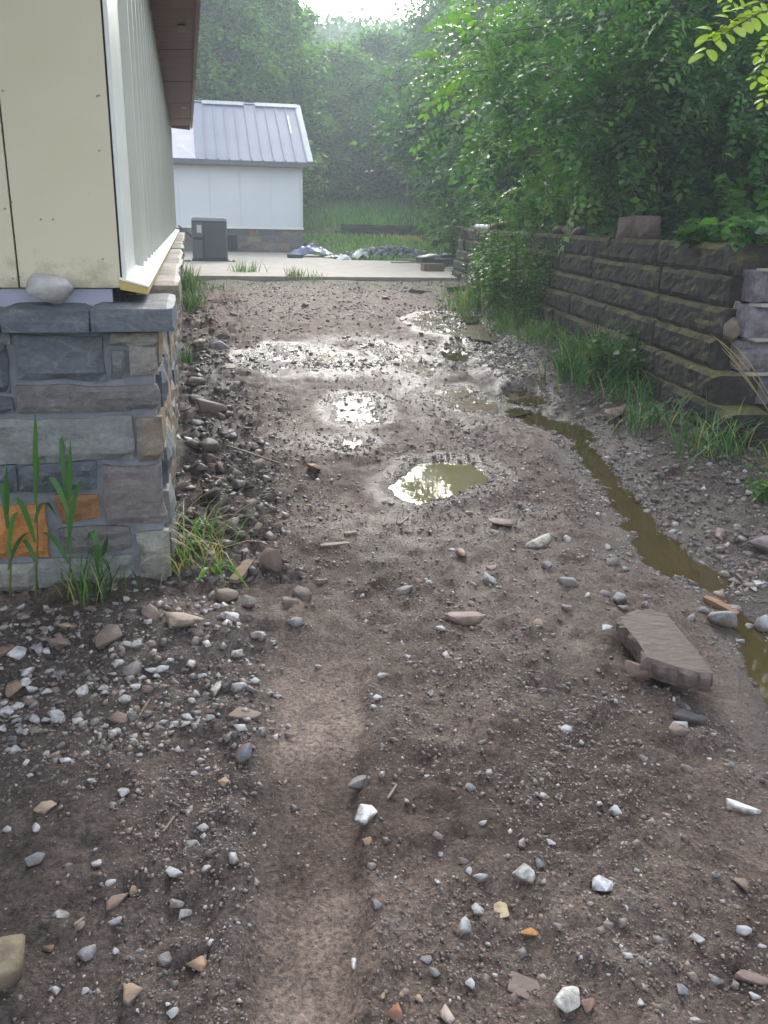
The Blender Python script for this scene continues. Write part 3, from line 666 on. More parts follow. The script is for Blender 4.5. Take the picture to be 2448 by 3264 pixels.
# ------------------------------------------------------------------ far house
FY = 28.9; FX = 3.52; ZB = 1.12; ZE = 3.05
fh = thing('house', (1.0, FY, .4), 'small white house with grey standing-seam metal roof at the end of the slab', 'house')
MB().box(-5.0, FX, FY + .02, FY + 6.4, ZB, ZE - .04).build('wall', M['white_wall'], fh)
for k in range(9): MB().box(FX - .04 - .92 * (k + 1) + .004, FX - .04 - .92 * k - .004, FY, FY + .018, ZB + .042, ZE - .165).build('wall_panel', M['white_wall'], fh, bevel=.003)
MB().box(FX - .03, FX + .035, FY - .035, FY + .1, ZB + .002, ZE - .05).build('corner_trim', M['trim'], fh)
MB().box(-5.02, FX + .06, FY - .05, FY + .02, ZB - .03, ZB + .04).build('sill_trim', M['flashing'], fh)
fb = MB().box(-5.0, FX + .04, FY + .03, FY + 6.4, .3, ZB - .03).build('stone_base', M['mortar'], fh)
rg = np.random.default_rng(19); z = .42; row = 0
while z < ZB - .1:
    hh = [.26, .2, .2][row % 3]; x = -1.2 + .1 * row
    while x < FX + .02:
        wd = min(rg.uniform(.2, .55), FX + .05 - x)
        if wd > .08 and not (.72 < x + wd / 2 < 1.55 and row < 2):
            v, f = block_shape(wd - .03, hh - .03, .06, 900 + row * 50 + int(x * 9 + 20), 4, 3, .012, .02, .01)
            put_block(fb, 'stone', v, f, M['stone'], (x + wd / 2, FY + .0, z + hh / 2), 0, (SLATE + TAN + [(150, 108, 66)])[rg.integers(11)])
        x += wd
    z += hh; row += 1
MB().box(.82, 1.5, FY - .02, FY + .024, .44, .9).build('foundation_vent', M['black'], fh)
# roof: underlay, standing-seam sheets, ridge and rake trim
yr, zr = FY + 2.75, 4.92; ye, ze = FY - .42, ZE; RX = FX + .3
def rp(x, t, h=0):
    n = np.array([0, -(zr - ze), (yr - ye)]); n = n / np.linalg.norm(n)
    return np.array([x, ye + (yr - ye) * t, ze + (zr - ze) * t]) + np.array([0, n[1], n[2]]) * h
def rsheet(x0, x1, t0, t1, h0, h1):
    return MB().add([rp(x0, t0, h0), rp(x1, t0, h0), rp(x1, t1, h0), rp(x0, t1, h0), rp(x0, t0, h1), rp(x1, t0, h1), rp(x1, t1, h1), rp(x0, t1, h1)],
                    [(0, 3, 2, 1), (4, 5, 6, 7), (0, 1, 5, 4), (1, 2, 6, 5), (2, 3, 7, 6), (3, 0, 4, 7)])
rf = rsheet(-5.2, RX - .01, 0.002, .998, -.10, -.004).build('roof', M['paper'], fh)
MB().add([(-5.2, yr + .01, zr - .1), (RX - .01, yr + .01, zr - .1), (RX - .01, FY + 6.9, ze - .1), (-5.2, FY + 6.9, ze - .1), (-5.2, yr + .01, zr), (RX - .01, yr + .01, zr), (RX - .01, FY + 6.9, ze), (-5.2, FY + 6.9, ze)],
         [(0, 3, 2, 1), (4, 5, 6, 7), (0, 1, 5, 4), (1, 2, 6, 5), (2, 3, 7, 6), (3, 0, 4, 7)]).build('rear_slope', M['roof'], rf)
xs = np.linspace(.33, RX - .16, 11)
for k in range(10):
    a, b = xs[k], xs[k + 1]; m_ = rsheet(a + .002, b - .002, -.012, .985, .0, .012)
    s_ = rsheet(b - .022, b + .012, -.014, .96, .0122, .05); m_.add(s_.v, s_.f); m_.build('roof_sheet', M['roof'], rf)
rsheet(xs[1] - .01, xs[5] - .02, .945, 1.01, .052, .07).build('ridge_trim', M['ac_lid'], rf)
rsheet(xs[6] + .02, RX - .1, .945, 1.01, .052, .07).build('ridge_trim', M['ac_lid'], rf)
rsheet(-5.2, RX, .99, 1.012, .03, .05).build('ridge_cap', M['roof'], rf)
rsheet(RX - .15, RX + .01, -.016, 1.0, .014, .055).build('rake_trim', M['ac_lid'], rf)
MB().box(-5.2, RX, ye - .03, ye + .02, ze - .14, ze - .005).build('eave_trim', M['ac'], fh)
MB().box(-5.0, FX, FY - .02, FY + .0, ze - .16, ze - .06).build('fascia_board', M['lumber'], fh)
rsheet(RX - .50, RX - .46, .45, .78, .052, .075).build('loose_strip', M['flashing'], rf)
pts = [rp(-.18, .20, .05), rp(.0, .12, .13), rp(.2, .045, .10), rp(.34, .0, .03)]
mb = MB()
for a, b in zip(pts[:-1], pts[1:]): mb.obox((a + b) / 2, (b - a) / 2, np.array([.0, .02, .09]) * .6, np.array([0, -.008, .004]))
mb.build('lifted_flashing', M['flashing'], rf)

# ------------------------------------------------------------------ outdoor air-conditioner
ac = thing('air_conditioner', (.52, 22.6, .40), 'grey outdoor air-conditioner unit standing beside the end of the near house', 'air conditioner')
ax0, ax1, ay0, ay1, az0, az1 = .10, .93, 22.4, 23.2, .45, 1.32
body = MB().box(ax0 + .02, ax1 - .02, ay0 + .03, ay1 - .02, az0, az1).build('cabinet', M['ac_dark'], ac)
MB().box(ax0 - .02, ax1 + .02, ay0 - .02, ay1 + .02, .401, az0 - .002).build('base_pad', M['ac_dark'], ac, bevel=.01)
MB().prism([(ax0, az1), (ax1, az1), (ax1, az1 + .05), (ax1 - .05, az1 + .09), (ax0 + .05, az1 + .09), (ax0, az1 + .05)], 'y', ay0, ay1).build('lid', M['ac_lid'], ac, bevel=.02)
for k in range(22):
    x = ax0 + .30 + k * .024; MB().box(x, x + .012, ay0 + .004, ay0 + .029, az0 + .03, az1 - .03).build('louver', M['ac'], body)
for x in (ax0, ax1 - .04): MB().box(x, x + .04, ay0, ay0 + .05, az0, az1 - .002).build('corner_post', M['ac'], ac, bevel=.008)
MB().box(ax0 + .042, ax0 + .27, ay0 + .002, ay0 + .028, az0 + .50, az1 - .02).build('service_panel', M['ac'], ac, bevel=.008)
MB().box(ax0 + .042, ax0 + .24, ay0 + .008, ay0 + .028, az0 + .02, az0 + .44).build('service_panel', M['ac'], ac, bevel=.008)
MB().box(ax0 + .12, ax0 + .23, ay0 - .003, ay0 + .0015, az0 + .60, az0 + .78).build('sticker', M['sticker'], ac)
MB().tube([(ax0 + .01, ay0 + .1, .95), (ax0 - .12, ay0 + .05, 1.06), (ax0 - .3, ay0 + .2, 1.2)], .02, 8).build('power_conduit', M['ac_dark'], ac)
for x in (-.18, -.06, .01, .95, 1.05):
    p = (x, 22.15 + .1 * math.sin(x * 9), .40); stone_at('stone', p, .1, cl(110, 112, 122), 'small grey stone beside the air-conditioner pad', 'stone', 'stones around the air-conditioner pad')

# ------------------------------------------------------------------ retaining wall on the right
wl = thing('retaining_wall', (xwall(8), 8, 0), 'mossy brown block retaining wall along the right side of the yard', 'retaining wall')
WA = math.atan(.147); wdir = np.array([math.sin(WA), math.cos(WA)]); wn = np.array([-math.cos(WA), math.sin(WA)])   # wn points to the yard
rg = np.random.default_rng(33)
WT = 1.29; CH = .196
for c in range(7):
    z1 = WT - c * CH; z0 = z1 - CH + .006
    s = {0: .12, 1: .10, 2: .05, 3: .02, 4: -.18, 5: -.55, 6: -1.0}[c]; L = 12.4
    out = .034 * c
    s -= 0
    while s < L - .2:
        wd = min(rg.uniform(1.0, 2.0), L - s)
        if s + wd > 0 or c >= 4:
            cxy = np.array([xwall(5.2), 5.2]) + wdir * (s + wd / 2) + wn * (out + rg.uniform(-.012, .012))
            v, f = block_shape(wd - .012, z1 - z0, .27, 1200 + c * 40 + int(s * 10), max(8, int(wd * 16)), 6, .011, .02, .012)
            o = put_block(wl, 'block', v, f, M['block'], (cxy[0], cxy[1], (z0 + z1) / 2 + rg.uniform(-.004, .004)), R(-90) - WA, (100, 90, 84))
        s += wd
# stepped end: grey slabs climbing away behind the wall end
st = thing('stone_steps', (4.0, 5.1, .6), 'grey speckled stone slabs stepping up beyond the near end of the mossy wall', 'steps')
for k in range(4):
    z0 = .30 + k * .215; x0 = (3.44, 3.45, 3.47, 3.50)[k]; y0 = 4.98 + .02 * k
    v, f = block_shape(1.4, .195, .30 if k < 3 else .2, 1500 + k, 16, 5, .022, .03, .015)
    put_block(st, 'step_block', v, f, M['block_grey'], (x0 + .7, y0, z0 + .1), R(-6), (140, 138, 142))
    MB().box(x0 + .05, x0 + 1.36, y0 + .0 + .03, y0 + .16, z0 + .1985, z0 + .2135).build('joint_strip', M['concrete'], st)
# far retaining wall
fw = thing('retaining_wall', (7.2, 32, .85), 'low purplish-grey block wall across the far end of the grassy yard', 'retaining wall')
for c in range(2):
    x = 5.3 - .2 * c
    while x < 9.2:
        wd = rg.uniform(.5, .9); v, f = block_shape(wd - .02, .215, .3, 1600 + c * 30 + int(x * 7), 4, 3, .02, .02, .015)
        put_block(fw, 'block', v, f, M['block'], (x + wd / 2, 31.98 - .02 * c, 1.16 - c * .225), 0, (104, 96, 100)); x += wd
# coping lumps and things on the wall
def on_wall(t, back=.14): q = np.array([xwall(5.2), 5.2]) + wdir * t - wn * back; return (q[0], q[1], WT + .002)
# ------------------------------------------------------------------ things on the wall and on the slab
v, f = hull_rock(57, (.52, .30, .21), 14, .05, True)
p = on_wall(2.55, .16); o = obj('stone_block', v * np.array([1, 1, 1]), f, M['rock'], cols=np.tile(cl(98, 80, 74), (len(v), 1))); o.location = (p[0], p[1], p[2] + .095); o.rotation_euler = (0, 0, R(-78))
tag(o, 'large loose reddish-brown block lying on top of the mossy wall', 'stone')
for k, (t, sz, c_, lab) in enumerate(((4.4, .26, (150, 146, 146), 'pale grey rock in the heap on the wall top'), (4.75, .22, (110, 98, 94), 'brown rock in the heap on the wall top'), (5.3, .2, (88, 78, 72), 'dark rock in the heap on the wall top'), (6.3, .2, (124, 100, 86), 'flat reddish stone on the wall top left of the rock heap'), (9.0, .3, (112, 88, 72), 'rusty brown stone on the wall top beside the white pipe'))):
    stone_at('stone', on_wall(t, .15), sz, cl(*c_), lab, 'stone', None, me=(CHIPS if k == 3 else ROCKS)[k], sink=.15)
a = np.array(on_wall(9.5, .1)); b = np.array(on_wall(11.4, .16))
o = MB().tube([a + (0, 0, .045), b + (0, 0, .045)], .043, 12).build('pipe', M['pipe'], smooth=False); tag(o, 'white plastic pipe lying along the far part of the wall top', 'pipe')
a = np.array(on_wall(11.3, .05)); o = MB().obox(a + np.array((-.1, .5, .02)), (.1, .35, 0), (.09, -.02, 0), (0, 0, .018)).build('board', M['brown_block']); tag(o, 'short brown board overhanging the far end of the wall top', 'board')
# two stones resting on the stepped wall end
e0 = np.array([xwall(5.2), 5.2])
q = aty(2350, 992, 5.33); o = stone_at('stone', (q[0], q[1], q[2] - .02), .15, cl(168, 146, 122), 'small tan stone sitting on the second step of the wall end', 'stone', None, me=ROCKS[3], sink=.05, tilt=.1)
q = aty(2332, 1096, 5.22); o = stone_at('stone', (q[0], q[1], q[2]), .17, cl(120, 110, 92), 'greenish-brown angular rock leaning on the lower wall end', 'stone', None, me=ROCKS[6], sink=.0, tilt=.1, stretch=(.8, .9, 1.7))

def slabpt(x, y, z=.401): return onz(x, y, z)
# crumpled tarp
def crumple(name, c, lx, ly, hgt, seed, mat, rz, fold=6):
    n1, n2 = 34, 20; u, w_ = np.meshgrid(np.linspace(-1, 1, n1), np.linspace(-1, 1, n2)); u, w_ = u.ravel(), w_.ravel()
    k = np.clip(1 - (u ** 2 * .9 + w_ ** 2 * .7), 0, 1)
    z = hgt * (k ** .7) * (.55 + .9 * np.abs(fbm(u * fold * .35 + seed, w_ * fold * .3, seed, 3))) + .012 * (1 + fbm(u * fold, w_ * fold, seed + 5, 3))
    x = u * lx * (1 + .2 * fbm(w_ * 2, u, seed + 2, 2)); y = w_ * ly * (1 + .25 * fbm(u * 2, w_, seed + 3, 2))
    cs, sn = math.cos(rz), math.sin(rz); v = np.stack([c[0] + x * cs - y * sn, c[1] + x * sn + y * cs, c[2] + z], 1)
    i = np.arange(n1 * n2).reshape(n2, n1); f = np.stack([i[:-1, :-1].ravel(), i[:-1, 1:].ravel(), i[1:, 1:].ravel(), i[1:, :-1].ravel()], 1)
    o = obj(name, v, f, mat, smooth=True, loc=c); m = o.modifiers.new('solid', 'SOLIDIFY'); m.thickness = .006; return o
p = slabpt(1000, 818); tag(crumple('tarp', p, .62, .5, .34, 3, M['tarp'], R(-6)), 'crumpled blue-grey plastic tarp on the slab by the white house', 'tarp')
p = slabpt(940, 822); o = MB().obox(p + (0, 0, .05), (.2, .0, 0), (0, .15, 0), (0, 0, .05)).build('paver', M['ac_dark'], bevel=.01); tag(o, 'dark flat paver lying left of the blue-grey tarp', 'paver')
p = slabpt(1064, 822); tag(crumple('plastic_sheet', p, .32, .2, .07, 8, M['scrap_dark'], R(8)), 'small dark plastic sheet lying flat right of the tarp', 'sheet')
for k, (x, y, s_, lab) in enumerate(((1095, 796, .3, 'left one of two white plastic sheets in the yard grass'), (1148, 790, .34, 'right one of two white plastic sheets in the yard grass'))):
    p = hit(x, y); p = np.array([p[0], p[1], base(p[0], p[1]) + .05]); tag(crumple('plastic_sheet', p, s_ * .7, .2, .3 if k else .2, 21 + k, M['white_sheet'], R(20 * k)), lab, 'sheet')
# scrap heap on the slab edge
def plank(name, p, L, wd, th, rz, mat, tilt=0.0, dz=0.0):
    c = np.array(p) + (0, 0, th / 2 + dz + abs(math.sin(tilt)) * L / 2); cs, sn = math.cos(rz), math.sin(rz)
    return MB().obox(c, (cs * L / 2 * math.cos(tilt), sn * L / 2 * math.cos(tilt), L / 2 * math.sin(tilt)), (-sn * wd / 2, cs * wd / 2, 0), (0, 0, th / 2)).build(name, mat, bevel=.004, loc=c)
tag(plank('plank', slabpt(1283, 838), .62, .1, .03, R(2), M['scrap_wood']), 'thin pale plank at the left end of the scrap heap', 'plank')
tag(plank('plank', slabpt(1320, 832), .7, .16, .05, R(-2), M['scrap_wood']), 'grey-brown plank behind the thin pale plank on the slab', 'plank')
p = slabpt(1360, 836)
tag(plank('scrap_sheet', p, .45, .4, .12, R(10), M['scrap_dark']), 'black-edged scrap slab at the left of the scrap heap', 'sheet')
tag(plank('scrap_sheet', p + (0.02, .02, .125), .5, .3, .02, R(35), M['board'], .12), 'bent white sheet on the left of the scrap heap', 'sheet')
p = slabpt(1425, 842)
tag(plank('scrap_sheet', p, .62, .42, .10, R(-14), M['scrap_dark']), 'black slab in the middle of the scrap heap', 'sheet')
tag(plank('scrap_sheet', p + (-.02, .02, .105), .6, .34, .02, R(-22), M['tarp'], .05), 'grey-green sheet across the middle of the scrap heap', 'sheet')
p = slabpt(1440, 832)
tag(plank('scrap_sheet', p, .55, .5, .16, R(-8), M['scrap_dark']), 'black slab at the back right of the scrap heap', 'sheet')
tag(plank('scrap_sheet', p + (0, 0.02, .165), .44, .3, .03, R(-12), M['board'], .04), 'white sheet on top of the black slab at the back right', 'sheet')
p = slabpt(1378, 864); o = plank('paving_block', p, .46, .22, .155, R(3), M['brown_block']); tag(o, 'brown block standing on the front edge of the slab', 'block')
for k, (x, y, L, rz, lab) in enumerate(((1432, 862, .42, -30, 'white strip lying right of the brown block'), (1452, 858, .46, -22, 'second white strip right of the brown block'), (1480, 852, .5, -38, 'long white strip nearest the leaning pale board'))):
    p = slabpt(x, y); tag(plank('trim_strip', p, L, .09, .02, R(rz), M['board'], dz=.01 * k), lab, 'strip')
p = ghit(1508, 866); q = aty(1567, 802, p[1] + .55)
d = q - p; dn = d / np.linalg.norm(d); sd = np.cross(dn, (0, 0, 1.)); sd /= np.linalg.norm(sd); up = np.cross(sd, dn)
o = MB().obox((p + q) / 2 + (0, 0, .03), d / 2, sd * .075, up * .014).build('board', M['board'], bevel=.003, loc=p); tag(o, 'pale board leaning against the weedy wall beside the scrap heap', 'board')
p = ghit(1540, 872); tag(plank('board', p, .3, .07, .03, R(-40), M['board']), 'short pale offcut at the foot of the leaning board', 'board')

# ------------------------------------------------------------------ named stones of the yard
WHITE, GREY, BROWN, TANC, DARK, RED = cl(174, 174, 175), cl(128, 128, 130), cl(124, 104, 92), cl(168, 142, 112), cl(76, 74, 76), cl(136, 100, 86)
def z1(l): return [(x * .5425, 2400 + y * .5425, s * .5425, c) for x, y, s, c in l]
def z2(l): return [(800 + x * .5425, 2300 + y * .5425, s * .5425, c) for x, y, s, c in l]
def z3(l): return [(1600 + x * .5111, 2300 + y * .5111, s * .5111, c) for x, y, s, c in l]
def z4(l): return [(1500 + x * .5714, 1600 + y * .5714, s * .5714, c) for x, y, s, c in l]
def z5(l): return [(800 + x * .5425, 1500 + y * .5425, s * .5425, c) for x, y, s, c in l]
def z6(l): return [(x * .5425, 1800 + y * .5425, s * .5425, c) for x, y, s, c in l]
def z7(l): return [(600 + x * .663, 850 + y * .663, s * .663, c) for x, y, s, c in l]
Wt, Gy, Br, Tn, Dk, Rd = 'w', 'g', 'b', 't', 'd', 'r'
CC = dict(w=WHITE, g=GREY, b=BROWN, t=TANC, d=DARK, r=RED)
near_left = z1([(725, 215, 75, 'w'), (815, 217, 40, 'w'), (1195, 425, 80, 'w'), (1115, 520, 80, 'w'), (1370, 595, 85, 'w'), (1210, 665, 60, 'w'), (1030, 675, 105, 'w'), (640, 745, 80, 'w'), (570, 635, 60, 'w'), (355, 935, 95, 'w'),
                (675, 970, 80, 'w'), (1035, 865, 85, 'w'), (1090, 925, 75, 'w'), (510, 1140, 120, 'g'), (975, 1195, 95, 'g'), (1200, 1185, 45, 'w'), (1020, 1515, 60, 'w'), (500, 1390, 55, 'w'), (320, 1380, 60, 'w'), (680, 1155, 40, 'w'),
                (1500, 750, 50, 'w'), (820, 1150, 50, 'g'), (550, 160, 35, 'w'), (1180, 40, 55, 'g'), (45, 440, 50, 'w'), (215, 428, 55, 'w'), (210, 605, 100, 'g'), (175, 120, 45, 'w'), (780, 795, 60, 't'), (560, 560, 30, 'w'), (1320, 160, 70, 't'), (855, 680, 40, 'w'), (400, 712, 30, 'w'), (470, 1005, 70, 'g'), (85, 1235, 50, 'g')])
near_mid = z2([(770, 295, 60, 'w'), (915, 455, 50, 'w'), (1030, 310, 45, 'w'), (1400, 285, 55, 'w'), (1365, 580, 55, 'w'), (1590, 705, 65, 'w'), (1100, 665, 65, 'g'), (1345, 895, 95, 'w'), (1280, 865, 50, 'w'), (1330, 1090, 105, 'w'),
               (1255, 1180, 115, 'w'), (1250, 810, 65, 'g'), (1285, 1520, 75, 'w'), (880, 1590, 45, 't'), (680, 690, 65, 't'), (1115, 768, 45, 'w'), (1100, 935, 30, 'w'), (740, 1065, 60, 'g'), (1390, 1295, 45, 'w'), (1075, 1460, 70, 'g'), (990, 1620, 55, 't'), (775, 1605, 40, 't'), (735, 1680, 30, 'w'), (1030, 1385, 70, 'g'), (1290, 375, 70, 'g'), (840, 95, 50, 'g'), (25, 935, 50, 'w'), (1085, 930, 25, 'w')])
near_right = z3([(710, 540, 100, 'w'), (125, 750, 65, 'w'), (305, 745, 60, 'w'), (260, 990, 40, 'w'), (1510, 1290, 90, 'w'), (1210, 1335, 80, 'w'), (865, 1740, 70, 'w'), (1120, 1650, 80, 'g'), (1340, 1590, 85, 'g'), (1455, 1630, 65, 'g'),
                 (1580, 1700, 75, 'w'), (1200, 1850, 70, 'w'), (750, 750, 45, 'w'), (660, 1245, 70, 'g'), (260, 455, 60, 'w'), (400, 30, 75, 'w'), (840, 920, 35, 'w'), (550, 1125, 50, 'w'), (880, 215, 55, 'w'), (230, 870, 90, 'g'), (345, 1265, 60, 'g'), (1615, 1385, 60, 'w'), (775, 1150, 40, 'w'), (1430, 260, 60, 'g'), (1150, 275, 90, 'g'), (685, 615, 35, 't'), (930, 720, 35, 't'), (1500, 1000, 100, 'b')])
stream = z4([(535, 185, 90, 'w'), (790, 315, 105, 'g'), (100, 410, 100, 'w'), (830, 520, 90, 'g'), (850, 578, 65, 'g'), (535, 575, 70, 'g'), (755, 680, 85, 'w'), (1465, 575, 100, 'g'), (1230, 630, 70, 'g'), (530, 1250, 70, 'w'), (1165, 1230, 90, 'w'),
             (650, 510, 45, 'w'), (990, 515, 60, 'g'), (1490, 500, 40, 'w'), (1580, 480, 45, 'w'), (1540, 680, 90, 'g'), (125, 155, 50, 'w'), (615, 115, 35, 'w'), (765, 240, 50, 'w'), (320, 35, 65, 'w'), (540, 420, 110, 'g'), (430, 340, 70, 'g'), (860, 365, 50, 'w'), (1500, 765, 50, 'w'), (100, 1500, 50, 'w'), (965, 1415, 50, 'w'), (60, 1330, 60, 'g'), (1300, 590, 70, 'g'), (1560, 230, 50, 'w'), (745, 495, 70, 'g'), (970, 560, 50, 'w')])
spill = z6([(390, 340, 100, 't'), (800, 445, 85, 'w'), (160, 610, 80, 'w'), (155, 670, 85, 'w'), (190, 715, 65, 'w'), (40, 840, 85, 'w'), (325, 860, 90, 'w'), (485, 730, 95, 'w'), (785, 600, 130, 'g'), (690, 560, 70, 'w'), (665, 630, 60, 'w'),
            (805, 695, 75, 'w'), (715, 735, 70, 'w'), (735, 775, 85, 'w'), (890, 605, 75, 'w'), (960, 585, 95, 'w'), (1000, 550, 55, 'w'), (920, 640, 55, 'w'), (830, 650, 60, 'w'), (610, 710, 70, 'w'), (620, 800, 45, 'w'), (780, 850, 60, 'w'),
            (345, 890, 75, 'w'), (1100, 870, 90, 'w'), (1090, 920, 65, 'w'), (1150, 745, 70, 'w'), (1410, 690, 110, 'w'), (1500, 670, 55, 'w'), (955, 915, 50, 'w'), (1235, 890, 55, 'w'), (1190, 640, 65, 'w'), (1120, 565, 70, 'w'), (1150, 430, 75, 'w'),
            (110, 500, 105, 'w'), (280, 725, 75, 'w'), (120, 810, 65, 'w'), (200, 890, 75, 'w'), (455, 900, 75, 'w'), (615, 940, 50, 'w'), (20, 955, 60, 'w'), (1180, 1140, 55, 'w'), (90, 1070, 70, 'w'), (275, 1100, 50, 'w'), (295, 360, 55, 'w'), (740, 455, 60, 'w'),
            (530, 690, 45, 'w'), (615, 745, 50, 'w'), (120, 240, 60, 'w'), (270, 240, 50, 'w'), (480, 470, 50, 'w'), (745, 190, 60, 'w'), (1275, 235, 65, 'w'), (1390, 500, 90, 'w'), (1530, 390, 90, 'w'), (1605, 445, 40, 'w'), (340, 625, 50, 'w'), (820, 1110, 40, 'w'), (1580, 745, 40, 'w'), (1635, 765, 45, 'w'), (1145, 1210, 50, 'w'), (535, 1255, 45, 'w'), (685, 965, 45, 'w'), (270, 900, 50, 'w'), (20, 800, 55, 'w'), (100, 690, 60, 'w'), (85, 880, 60, 'w'), (175, 770, 50, 'w'), (880, 935, 50, 'w'), (1160, 910, 50, 'w'), (1285, 870, 45, 'w'), (950, 1055, 45, 'w')])
middle = z5([(1400, 620, 110, 'w'), (680, 875, 50, 'w'), (265, 860, 110, 'g'), (770, 1185, 65, 'w'), (745, 1320, 65, 'w'), (45, 940, 100, 'g'), (130, 1000, 45, 'w'), (1240, 460, 100, 't'), (1180, 455, 45, 'w'), (930, 1300, 45, 't'), (1400, 660, 50, 'g'), (1050, 345, 45, 'w'), (1430, 350, 55, 'w'), (785, 175, 50, 'g'), (1620, 215, 70, 'g'), (1275, 235, 60, 't'), (915, 1080, 50, 'w'), (965, 1140, 50, 'g'), (720, 1380, 40, 'w'), (765, 1380, 30, 'w'), (1055, 1300, 45, 'w'), (985, 630, 60, 't'), (1045, 645, 40, 'w'), (1295, 765, 70, 'g'), (715, 635, 40, 't'), (395, 1140, 50, 'w'), (110, 1300, 50, 'w'), (25, 1225, 70, 'w'), (1115, 915, 60, 'w'), (1560, 640, 40, 't')])
WORD = dict(w='white', g='grey', t='tan', b='brown')
for lst, kind, place in ((near_left, 'pebble', 'on the dark soil left of the wheel track'), (near_mid, 'pebble', 'on the near ground right of the wheel track'), (near_right, 'pebble', 'on the gravelly mud at the near right'),
                         (stream, 'stone', 'between the pothole puddle and the brown runnel'), (spill, 'stone', 'in the gravel spill before the stone house corner'), (middle, 'pebble', 'on brown mud between the house corner and the slab rock')):
    for (x, y, s_, c_) in lst:
        p = ghit(x, y + s_ * .3); d = np.linalg.norm(p - np.array([0, 0, H])); sz = s_ * d / F * .97
        c3 = CC[c_] * RG.uniform(.82, 1.1); stone_at(kind, p, sz, c3, 'small loose %s %s lying %s' % (WORD[c_], kind, place), kind, 'loose %s %ss %s' % (WORD[c_], kind, place), sink=RG.uniform(.25, .45))
# stones that stand out
def big(x, y, s_, c_, lab, me=None, sink=.22, rz=None, stretch=(1, 1, 1), tilt=.2, name='stone'):
    p = ghit(x, y); d = np.linalg.norm(p - np.array([0, 0, H])); return stone_at(name, p, s_ * d / F * 1.05, c_ if hasattr(c_, 'shape') else cl(*c_), lab, 'stone', None, me, sink, rz, tilt, stretch)
big(800 + 640 * .5425, 2300 + 375 * .5425, 105, (112, 114, 118), 'long grey slate sliver at the right edge of the wheel track', CHIPS[0], .2, R(35), (1, .7, 1.3))
big(800 + 672 * .5425, 2300 + 570 * .5425, 72, (214, 214, 216), 'white notched pebble below the grey slate sliver', ROCKS[2], .15)
big(800 + 608 * .5425, 2300 + 1430 * .5425, 58, (210, 210, 214), 'white upright pebble low down at the right edge of the wheel track', ROCKS[5], .15, R(80), (1, .5, .9))
big(800 + 1470 * .5425, 2300 + 1120 * .5425, 66, (166, 148, 116), 'flat tan stone next to two white pebbles', CHIPS[2], .2)
big(800 + 1600 * .5425, 2300 + 1560 * .5425, 95, (120, 104, 96), 'flat brown stone near the bottom edge right of centre', CHIPS[3], .4, tilt=.05, stretch=(1, 1.4, .6))
big(800 + 1150 * .5425, 2300 + 1745 * .5425, 55, (186, 168, 158), 'pinkish stone at the bottom edge of the view', ROCKS[8])
big(800 + 850 * .5425, 2300 + 1735 * .5425, 50, (140, 92, 66), 'rusty pebble at the bottom edge of the view', ROCKS[9])
big(1170 * .5425, 2400 + 1270 * .5425, 66, (166, 134, 108), 'rounded tan pebble on bare mud at the near left', ROCKS[1], .2)
big(760 * .5425, 2400 + 1420 * .5425, 62, (150, 128, 108), 'half-buried tan pebble near the bottom left', ROCKS[4], .35)
big(680 * .5425, 2400 + 860 * .5425, 84, (128, 104, 92), 'flat half-buried brown stone among white pebbles at near left', CHIPS[4], .45, tilt=.05)
big(285 * .5425, 2400 + 1155 * .5425, 34, (150, 112, 78), 'small rusty pebble above the mossy boulder', ROCKS[0])
big(265 * .5425, 2400 + 325 * .5425, 60, (150, 134, 114), 'flat tan stone chip at the left side', CHIPS[5], .3, R(8))
big(1600 + 145 * .5111, 2300 + 960 * .5111, 70, (202, 204, 200), 'broad white stone sunk in the near gravel', ROCKS[11], .32)
big(1600 + 630 * .5111, 2300 + 1035 * .5111, 68, (214, 214, 218), 'bright white cracked stone on the right of the near gravel', ROCKS[12], .2)
big(1600 + 410 * .5111, 2300 + 1765 * .5111, 86, (204, 202, 196), 'large white stone at the bottom edge right of centre', ROCKS[13], .22)
big(1600 + 530 * .5111, 2300 + 1780 * .5111, 40, (140, 108, 92), 'round brown pebble against the large white stone', ROCKS[7], .2)
big(1600 + 1500 * .5111, 2300 + 548 * .5111, 90, (206, 206, 208), 'long thin white stone chip at the right edge', CHIPS[6], .2, R(-32), (1, .5, 1))
big(1600 + 1560 * .5111, 2300 + 1612 * .5111, 92, (124, 104, 96), 'flat reddish-brown stone at the lower right corner', CHIPS[7], .35, R(-25), (1, .8, 1))
big(1600 + 170 * .5111, 2300 + 1325 * .5111, 52, (166, 112, 62), 'orange-brown crumbly pebble on the near gravel', ROCKS[10], .3)
big(1500 + 1390 * .5714, 1600 + 675 * .5714, 82, (138, 140, 144), 'large grey stone in the runnel behind the slab rock', ROCKS[3], .2)
big(1500 + 1640 * .5714, 1600 + 700 * .5714, 74, (146, 148, 154), 'large grey stone in the runnel at the right edge', ROCKS[6], .2)
big(1500 + 1220 * .5714, 1600 + 1215 * .5714, 100, (72, 72, 78), 'dark slate lying in front of the slab rock', CHIPS[1], .2, R(-22), (1, .65, 1.2))
big(1500 + 1150 * .5714, 1600 + 1285 * .5714, 58, (118, 104, 94), 'brown stone beside the dark slate', ROCKS[9], .25)
big(1500 + 1395 * .5714, 1600 + 185 * .5714, 78, (146, 126, 116), 'long pinkish-brown stone on the bank right of the runnel', ROCKS[5], .2, R(55), (1.1, .6, .7))
big(1500 + 1630 * .5714, 1600 + 270 * .5714, 84, (130, 116, 124), 'purplish stone on the bank at the right edge', ROCKS[1], .2)
big(1500 + 115 * .5714, 1600 + 370 * .5714, 64, (140, 122, 112), 'flat brown stone below the pothole puddle', CHIPS[4], .3)
